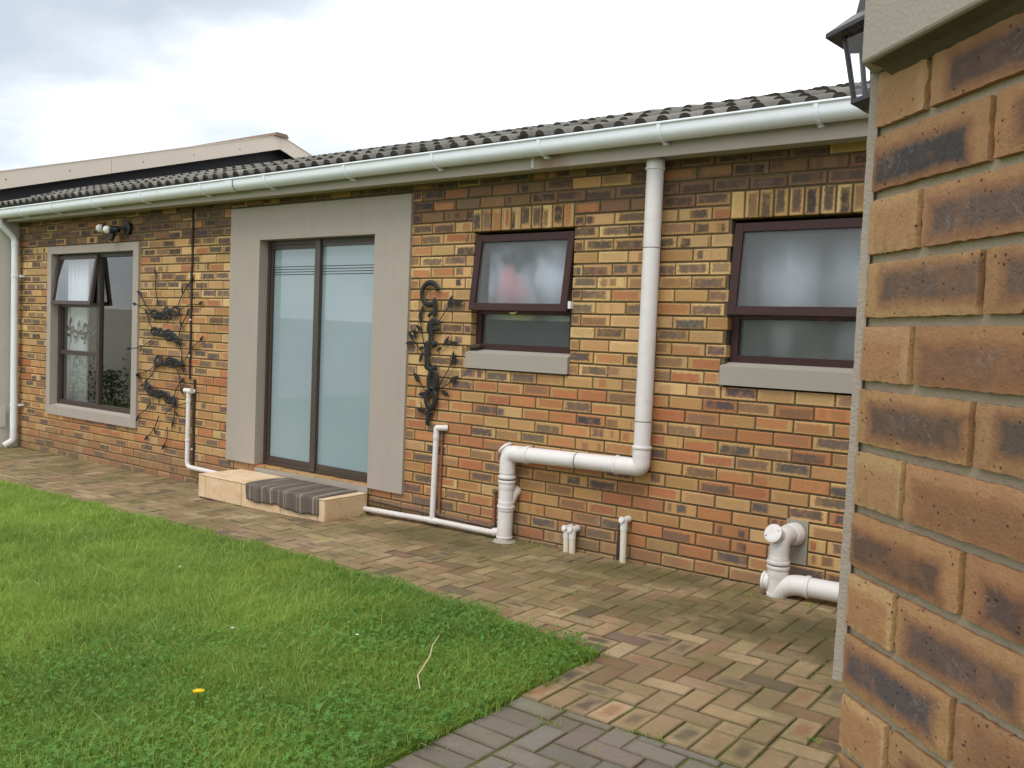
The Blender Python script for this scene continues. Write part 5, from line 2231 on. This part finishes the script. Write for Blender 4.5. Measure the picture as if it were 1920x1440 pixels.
# ------------------------------------------------------------------ garden behind the viewer (seen in the panes)
mb = MB()
mb.box(-12.6, -12.4, -22, -0.5, -0.4, 1.72)
bwall = mb.build('garden_wall', MAT['garden_wall'])
tag(bwall, 'long beige garden wall mirrored in the left window panes', 'wall')
for i, yy in enumerate(np.arange(-21.5, -1, 2.4)):
    m_ = MB()
    m_.box(-12.40, -12.34, yy, yy + 0.14, -0.3, 1.74)
    m_.build('post', MAT['garden_wall'], bwall)


def shrub(x, y, h, label):
    n_ = 500
    t_ = thing('shrub', label, 'shrub', (x, y, gz(x)), 'shrubs along the garden wall')
    m_ = MB()
    for s in range(5):
        a_ = random.uniform(0, 6.28)
        m_.tube([(x, y, gz(x) - .02), (x + .1 * math.cos(a_), y + .1 * math.sin(a_), gz(x) + h * .5), (x + .2 * math.cos(a_), y + .2 * math.sin(a_), gz(x) + h * .85)], [.012, .009, .004], 6)
    m_.build('stem', MAT['twig'], t_, 60)
    m_ = MB()
    for q in range(n_):
        r = abs(random.gauss(0, .22)) + .03
        a_ = random.uniform(0, 6.28)
        z = gz(x) + h * random.random() ** 0.8
        c = Vector((x + r * math.cos(a_), y + r * math.sin(a_), z))
        d1 = Vector((random.gauss(0, 1), random.gauss(0, 1), random.gauss(.4, .6))).normalized() * random.uniform(.05, .10)
        d2 = d1.cross(Vector((random.gauss(0, 1), random.gauss(0, 1), random.gauss(0, 1)))).normalized() * .022
        m_.add([c, c + d1 * .5 + d2, c + d1, c + d1 * .5 - d2], [(0, 1, 2, 3)], None, 0, tone=random.random())
    o = m_.build('foliage', MAT['shrub'], t_, None, recalc=False)
    o['kind'] = 'stuff'


for i, (yy, h, lb) in enumerate(((-1.9, 0.75, 'shrub at the garden wall nearest to the house'), (-2.9, 0.95, 'second shrub from the house along the garden wall'),
                                 (-3.7, 0.7, 'lowest shrub along the garden wall, third from the house'), (-4.6, 1.05, 'tallest shrub along the garden wall'),
                                 (-5.8, 0.8, 'shrub just beyond the tallest one along the garden wall'), (-7.2, 0.9, 'shrub at the garden wall farthest from the house'))):
    shrub(-11.9 + random.uniform(-.2, .2), yy, h, lb)

# ------------------------------------------------------------------ grass and clover
def visible_lawn(n_, ylo=-4.3):
    X = rng.uniform(-7.6, 2.46, n_)
    Y = rng.uniform(ylo, -1.2, n_)
    edge = np.interp(X, [-12, -3, 0.0, 1.0, 1.8, 2.42], [-1.36, -1.33, -1.40, -1.47, -1.58, -1.70])
    edge = edge + 0.035 * np.sin(X * 9.0) + 0.025 * np.sin(X * 23.0 + 1) + rng.normal(0, 0.02, n_)
    rx = 2.43 + 0.025 * np.sin(Y * 17) + 0.02 * np.sin(Y * 41 + 1) + np.abs(rng.normal(0, 0.02, n_)) - 0.01
    ok = (Y < edge) & (X < rx)
    P_ = np.stack([X - CAM.x, Y - CAM.y, np.interp(X, _gx, _gz) + 0.03 - CAM.z], 1)
    Rm = np.array(R3)
    Q = P_ @ Rm
    u = 960 + FPX * Q[:, 0] / np.maximum(Q[:, 1], .01)
    v_ = 720 - FPX * Q[:, 2] / np.maximum(Q[:, 1], .01)
    ok &= (Q[:, 1] > .3) & (u > -900) & (u < 1500) & (v_ < 1900)
    return X[ok], Y[ok], Q[ok, 1]


def fbm(x, y, s, seed):
    r_ = np.random.default_rng(seed)
    o = np.zeros_like(x)
    a = 1.0
    for k in range(5):
        ph = r_.uniform(0, 6.28, 4)
        th = r_.uniform(0, 3.14)
        u, w = x * math.cos(th) + y * math.sin(th), -x * math.sin(th) + y * math.cos(th)
        o += a * (np.sin(u * s + ph[0] + 1.3 * np.sin(w * s * .7 + ph[1])) * np.sin(w * s * 1.1 + ph[2] + np.sin(u * s * .6 + ph[3])))
        s *= 1.9
        a *= .62
    return o


def fast_mesh(name, V, F, tone, mat, kind='stuff'):
    me = bpy.data.meshes.new(name)
    nv, nf = len(V), len(F)
    k = F.shape[1]
    me.vertices.add(nv)
    me.vertices.foreach_set('co', V.astype(np.float32).ravel())
    me.loops.add(nf * k)
    me.loops.foreach_set('vertex_index', F.astype(np.int32).ravel())
    me.polygons.add(nf)
    me.polygons.foreach_set('loop_start', np.arange(0, nf * k, k, dtype=np.int32))
    me.polygons.foreach_set('loop_total', np.full(nf, k, dtype=np.int32))
    a = me.attributes.new('tone', 'FLOAT', 'POINT')
    a.data.foreach_set('value', tone.astype(np.float32))
    me.materials.append(mat)
    me.update(calc_edges=True)
    me.validate()
    o = link(name, me)
    return tag(o, kind=kind)


def make_grass(n_try):
    X, Y, D = visible_lawn(n_try)
    cl = 0.65 * fbm(X, Y, 1.6, 3) + 1.5 * np.clip((X - 0.7) / 1.3, -0.5, 1.0)
    keep = rng.random(len(X)) > np.clip(0.30 + 0.25 * cl, 0, 0.82)
    X, Y, D, cl = X[keep], Y[keep], D[keep], cl[keep]
    n_ = len(X)
    Z = np.interp(X, _gx, _gz) - 0.002
    tuft = fbm(X, Y, 5.5, 8)
    Hh = np.clip(0.052 + 0.013 * tuft + rng.normal(0, 0.013, n_), 0.02, 0.13)
    Hh *= np.where(rng.random(n_) < 0.03, 1.6, 1.0)
    edged = np.interp(X, [-12, -3, 0.0, 1.0, 1.8, 2.42], [-1.36, -1.33, -1.40, -1.47, -1.58, -1.70]) - Y
    Hh *= np.clip(0.75 + edged * 3, 0.75, 1.0)
    ang = rng.uniform(0, 2 * np.pi, n_)
    flow = fbm(X, Y, 3.2, 15) * 2.2
    lean = np.abs(rng.normal(0.62, 0.40, n_))
    la = np.where(rng.random(n_) < 0.30, flow, rng.uniform(0, 6.28, n_))
    w = rng.uniform(0.0010, 0.0021, n_) * np.clip(D / 3.8, 1, 2.0)
    px, py = np.cos(ang) * w, np.sin(ang) * w
    lx, ly = np.cos(la) * lean * Hh, np.sin(la) * lean * Hh
    V = np.zeros((n_, 5, 3))
    V[:, 0] = np.stack([X - px, Y - py, Z], 1)
    V[:, 1] = np.stack([X + px, Y + py, Z], 1)
    V[:, 2] = np.stack([X + lx * .38 - px * .85, Y + ly * .38 - py * .85, Z + Hh * .62], 1)
    V[:, 3] = np.stack([X + lx * .38 + px * .85, Y + ly * .38 + py * .85, Z + Hh * .62], 1)
    tipz = Z + Hh * np.clip(1.05 - 0.22 * lean ** 2, 0.5, 1.05)
    V[:, 4] = np.stack([X + lx * 1.05, Y + ly * 1.05, tipz], 1)
    b = (np.arange(n_) * 5)[:, None]
    F = np.concatenate([b + np.array([[0, 1, 3]]), b + np.array([[0, 3, 2]]), b + np.array([[2, 3, 4]])], 0)
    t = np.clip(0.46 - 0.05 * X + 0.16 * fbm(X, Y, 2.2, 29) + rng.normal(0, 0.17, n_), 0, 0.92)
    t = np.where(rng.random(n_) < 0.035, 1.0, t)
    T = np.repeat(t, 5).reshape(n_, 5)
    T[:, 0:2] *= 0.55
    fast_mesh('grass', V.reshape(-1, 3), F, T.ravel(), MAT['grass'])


def make_clover(n_try):
    X, Y, D = visible_lawn(n_try)
    cl = 0.65 * fbm(X, Y, 1.6, 3) + 1.5 * np.clip((X - 0.7) / 1.3, -0.5, 1.0)
    keep = rng.random(len(X)) < np.clip(0.08 + 0.42 * cl, 0.02, 0.95)
    X, Y, D = X[keep], Y[keep], D[keep]
    n_ = len(X)
    Z = np.interp(X, _gx, _gz) + np.clip(rng.normal(0.040, 0.014, n_) + 0.010 * fbm(X, Y, 6, 5), 0.008, 0.085)
    rot = rng.uniform(0, 6.28, n_)
    tx, ty = rng.normal(0, .35, n_), rng.normal(0, .35, n_)
    S = rng.uniform(0.0045, 0.0095, n_)
    t = np.clip(0.45 + 0.15 * fbm(X, Y, 4, 77) + rng.normal(0, .2, n_), 0, .95)
    Vs, Fs, Ts = [], [], []
    o = 0
    for l_ in range(3):
        a = rot + l_ * 2.094
        dx, dy = np.cos(a), np.sin(a)
        V = np.zeros((n_, 6, 3))
        prof_ = [(0.05, 0), (0.55, 0.52), (1.12, 0.46), (1.0, 0.0), (1.12, -0.46), (0.55, -0.52)]
        for q, (u, w) in enumerate(prof_):
            ox, oy = (dx * u - dy * w) * S, (dy * u + dx * w) * S
            V[:, q] = np.stack([X + ox, Y + oy, Z + ox * tx + oy * ty + (0.18 * abs(w)) * S], 1)
        b = (np.arange(n_) * 6)[:, None] + o
        Fs.append(np.concatenate([b + np.array([[0, 1, 3]]), b + np.array([[1, 2, 3]]), b + np.array([[0, 3, 5]]), b + np.array([[3, 4, 5]])], 0))
        Vs.append(V.reshape(-1, 3))
        Ts.append(np.repeat(np.clip(t + rng.normal(0, .06, n_), 0, 1), 6))
        o += n_ * 6
    fast_mesh('clover', np.concatenate(Vs), np.concatenate(Fs), np.concatenate(Ts), MAT['clover'])


make_grass(680000)
make_clover(260000)

# weeds and moss tufts in the paving joints
def joint_weeds():
    P_ = []
    for i in range(900):
        x_ = random.uniform(0.4, 4.0)
        y_ = random.choice([random.uniform(-3.4, -0.05), -0.012 - abs(random.gauss(0, .02))])
        gx0 = 2.405 if x_ > 2.405 else -7.3
        if random.random() < 0.5:
            x_ = gx0 + round((x_ - gx0) / U) * U
        else:
            y_ = Y_S + round((y_ - Y_S) / U) * U
        if in_lawn(x_, y_) or y_ > 0:
            continue
        dens = fbm(np.array([x_]), np.array([y_]), 2.3, 41)[0]
        if dens < 0.15:
            continue
        P_.append((x_, y_, random.choice((0.35, 0.5, 0.8))))
    for (x_, y_, s_) in [(2.96, -2.31, 1.4), (2.62, -2.32, 1.2), (3.42, -1.95, 1.3), (2.70, -0.24, 1.6), (2.55, -0.25, 1.0), (2.9, -0.22, 1.2), (1.63, -0.1, 1.0), (-6.9, -0.15, 1.6), (-6.7, -0.2, 1.2), (-6.5, -0.1, 1.0), (-0.78, -0.08, 1.3), (2.66, -2.45, 1.1), (2.88, -2.55, 1.0), (3.0, -2.72, 1.1)]:
        for q in range(5):
            P_.append((x_ + random.gauss(0, .03), y_ + random.gauss(0, .012), s_))
    V, F, T = [], [], []
    for (x_, y_, s_) in P_:
        for b_ in range(random.randint(5, 10)):
            a_ = random.uniform(0, 6.28)
            hh = random.uniform(.005, .016) * s_
            lx, ly = math.cos(a_) * hh * 1.1, math.sin(a_) * hh * 1.1
            w_ = 0.0022
            bx_, by_ = x_ + random.gauss(0, .008), y_ + random.gauss(0, .005)
            o = len(V)
            z_ = gz(bx_) - 0.003
            V += [(bx_ - w_ * math.sin(a_), by_ + w_ * math.cos(a_), z_), (bx_ + w_ * math.sin(a_), by_ - w_ * math.cos(a_), z_), (bx_ + lx, by_ + ly, z_ + hh + .003)]
            F.append((o, o + 1, o + 2))
            T += [random.uniform(.2, .85)] * 3
    fast_mesh('joint_weeds', np.array(V), np.array(F), np.array(T), MAT['grass'])


joint_weeds()

# single things in the lawn
def flower(name, label, x, y, h, r, petal_mat, cat='flower', petals=22, cup=0.3):
    t_ = thing(name, label, cat, (x, y, gz(x)))
    m_ = MB()
    m_.tube([(x + .01, y, gz(x)), (x, y, gz(x) + h * .6), (x, y, gz(x) + h)], 0.0016, 6)
    m_.build('stem', MAT['grass'], t_, 60)
    m_ = MB()
    for ring_ in range(2):
        for i in range(petals):
            a_ = 6.283 * i / petals + ring_ * .15
            L_ = r * (1 - .3 * ring_)
            ca, sa = math.cos(a_), math.sin(a_)
            w_ = L_ * .16
            z0 = gz(x) + h + ring_ * .003
            m_.add([(x, y, z0), (x + ca * L_ * .6 - sa * w_, y + sa * L_ * .6 + ca * w_, z0 + L_ * cup), (x + ca * L_, y + sa * L_, z0 + L_ * cup * 1.1),
                    (x + ca * L_ * .6 + sa * w_, y + sa * L_ * .6 - ca * w_, z0 + L_ * cup)], [(0, 1, 2, 3)])
    m_.sphere((x, y, gz(x) + h + .004), r * .35, 10, 6, (1, 1, .6))
    m_.build('petals', petal_mat, t_, None)
    return t_


flower('dandelion', 'single yellow dandelion flower in the lawn', 1.56, -3.20, 0.062, 0.024, MAT['yellow'])
for (x_, y_, lab) in ((-0.15, -2.18, 'tiny white clover flower in mid lawn farthest from the dandelion'), (1.52, -2.35, 'tiny white clover flower near the dry twig'), (1.02, -2.66, 'tiny white clover flower between dandelion and path')):
    flower('clover_flower', lab, x_, y_, 0.060, 0.010, MAT['petal_white'], 'flower', 14, 0.7)['group'] = 'white clover flowers in the lawn'
tw = MB()
tw.tube([(2.16, -2.62, gz(2.1) + .055), (2.11, -2.58, gz(2.1) + .085), (2.06, -2.50, gz(2.1) + .075), (2.03, -2.42, gz(2.1) + .10), (1.99, -2.36, gz(2) + .125), (2.0, -2.33, gz(2) + .16)],
        [0.0032, 0.0036, 0.004, 0.0036, 0.003, 0.002], 7)
tag(tw.build('twig', MAT['twig'], None, 60), 'pale dry twig sticking up out of the clover', 'twig')
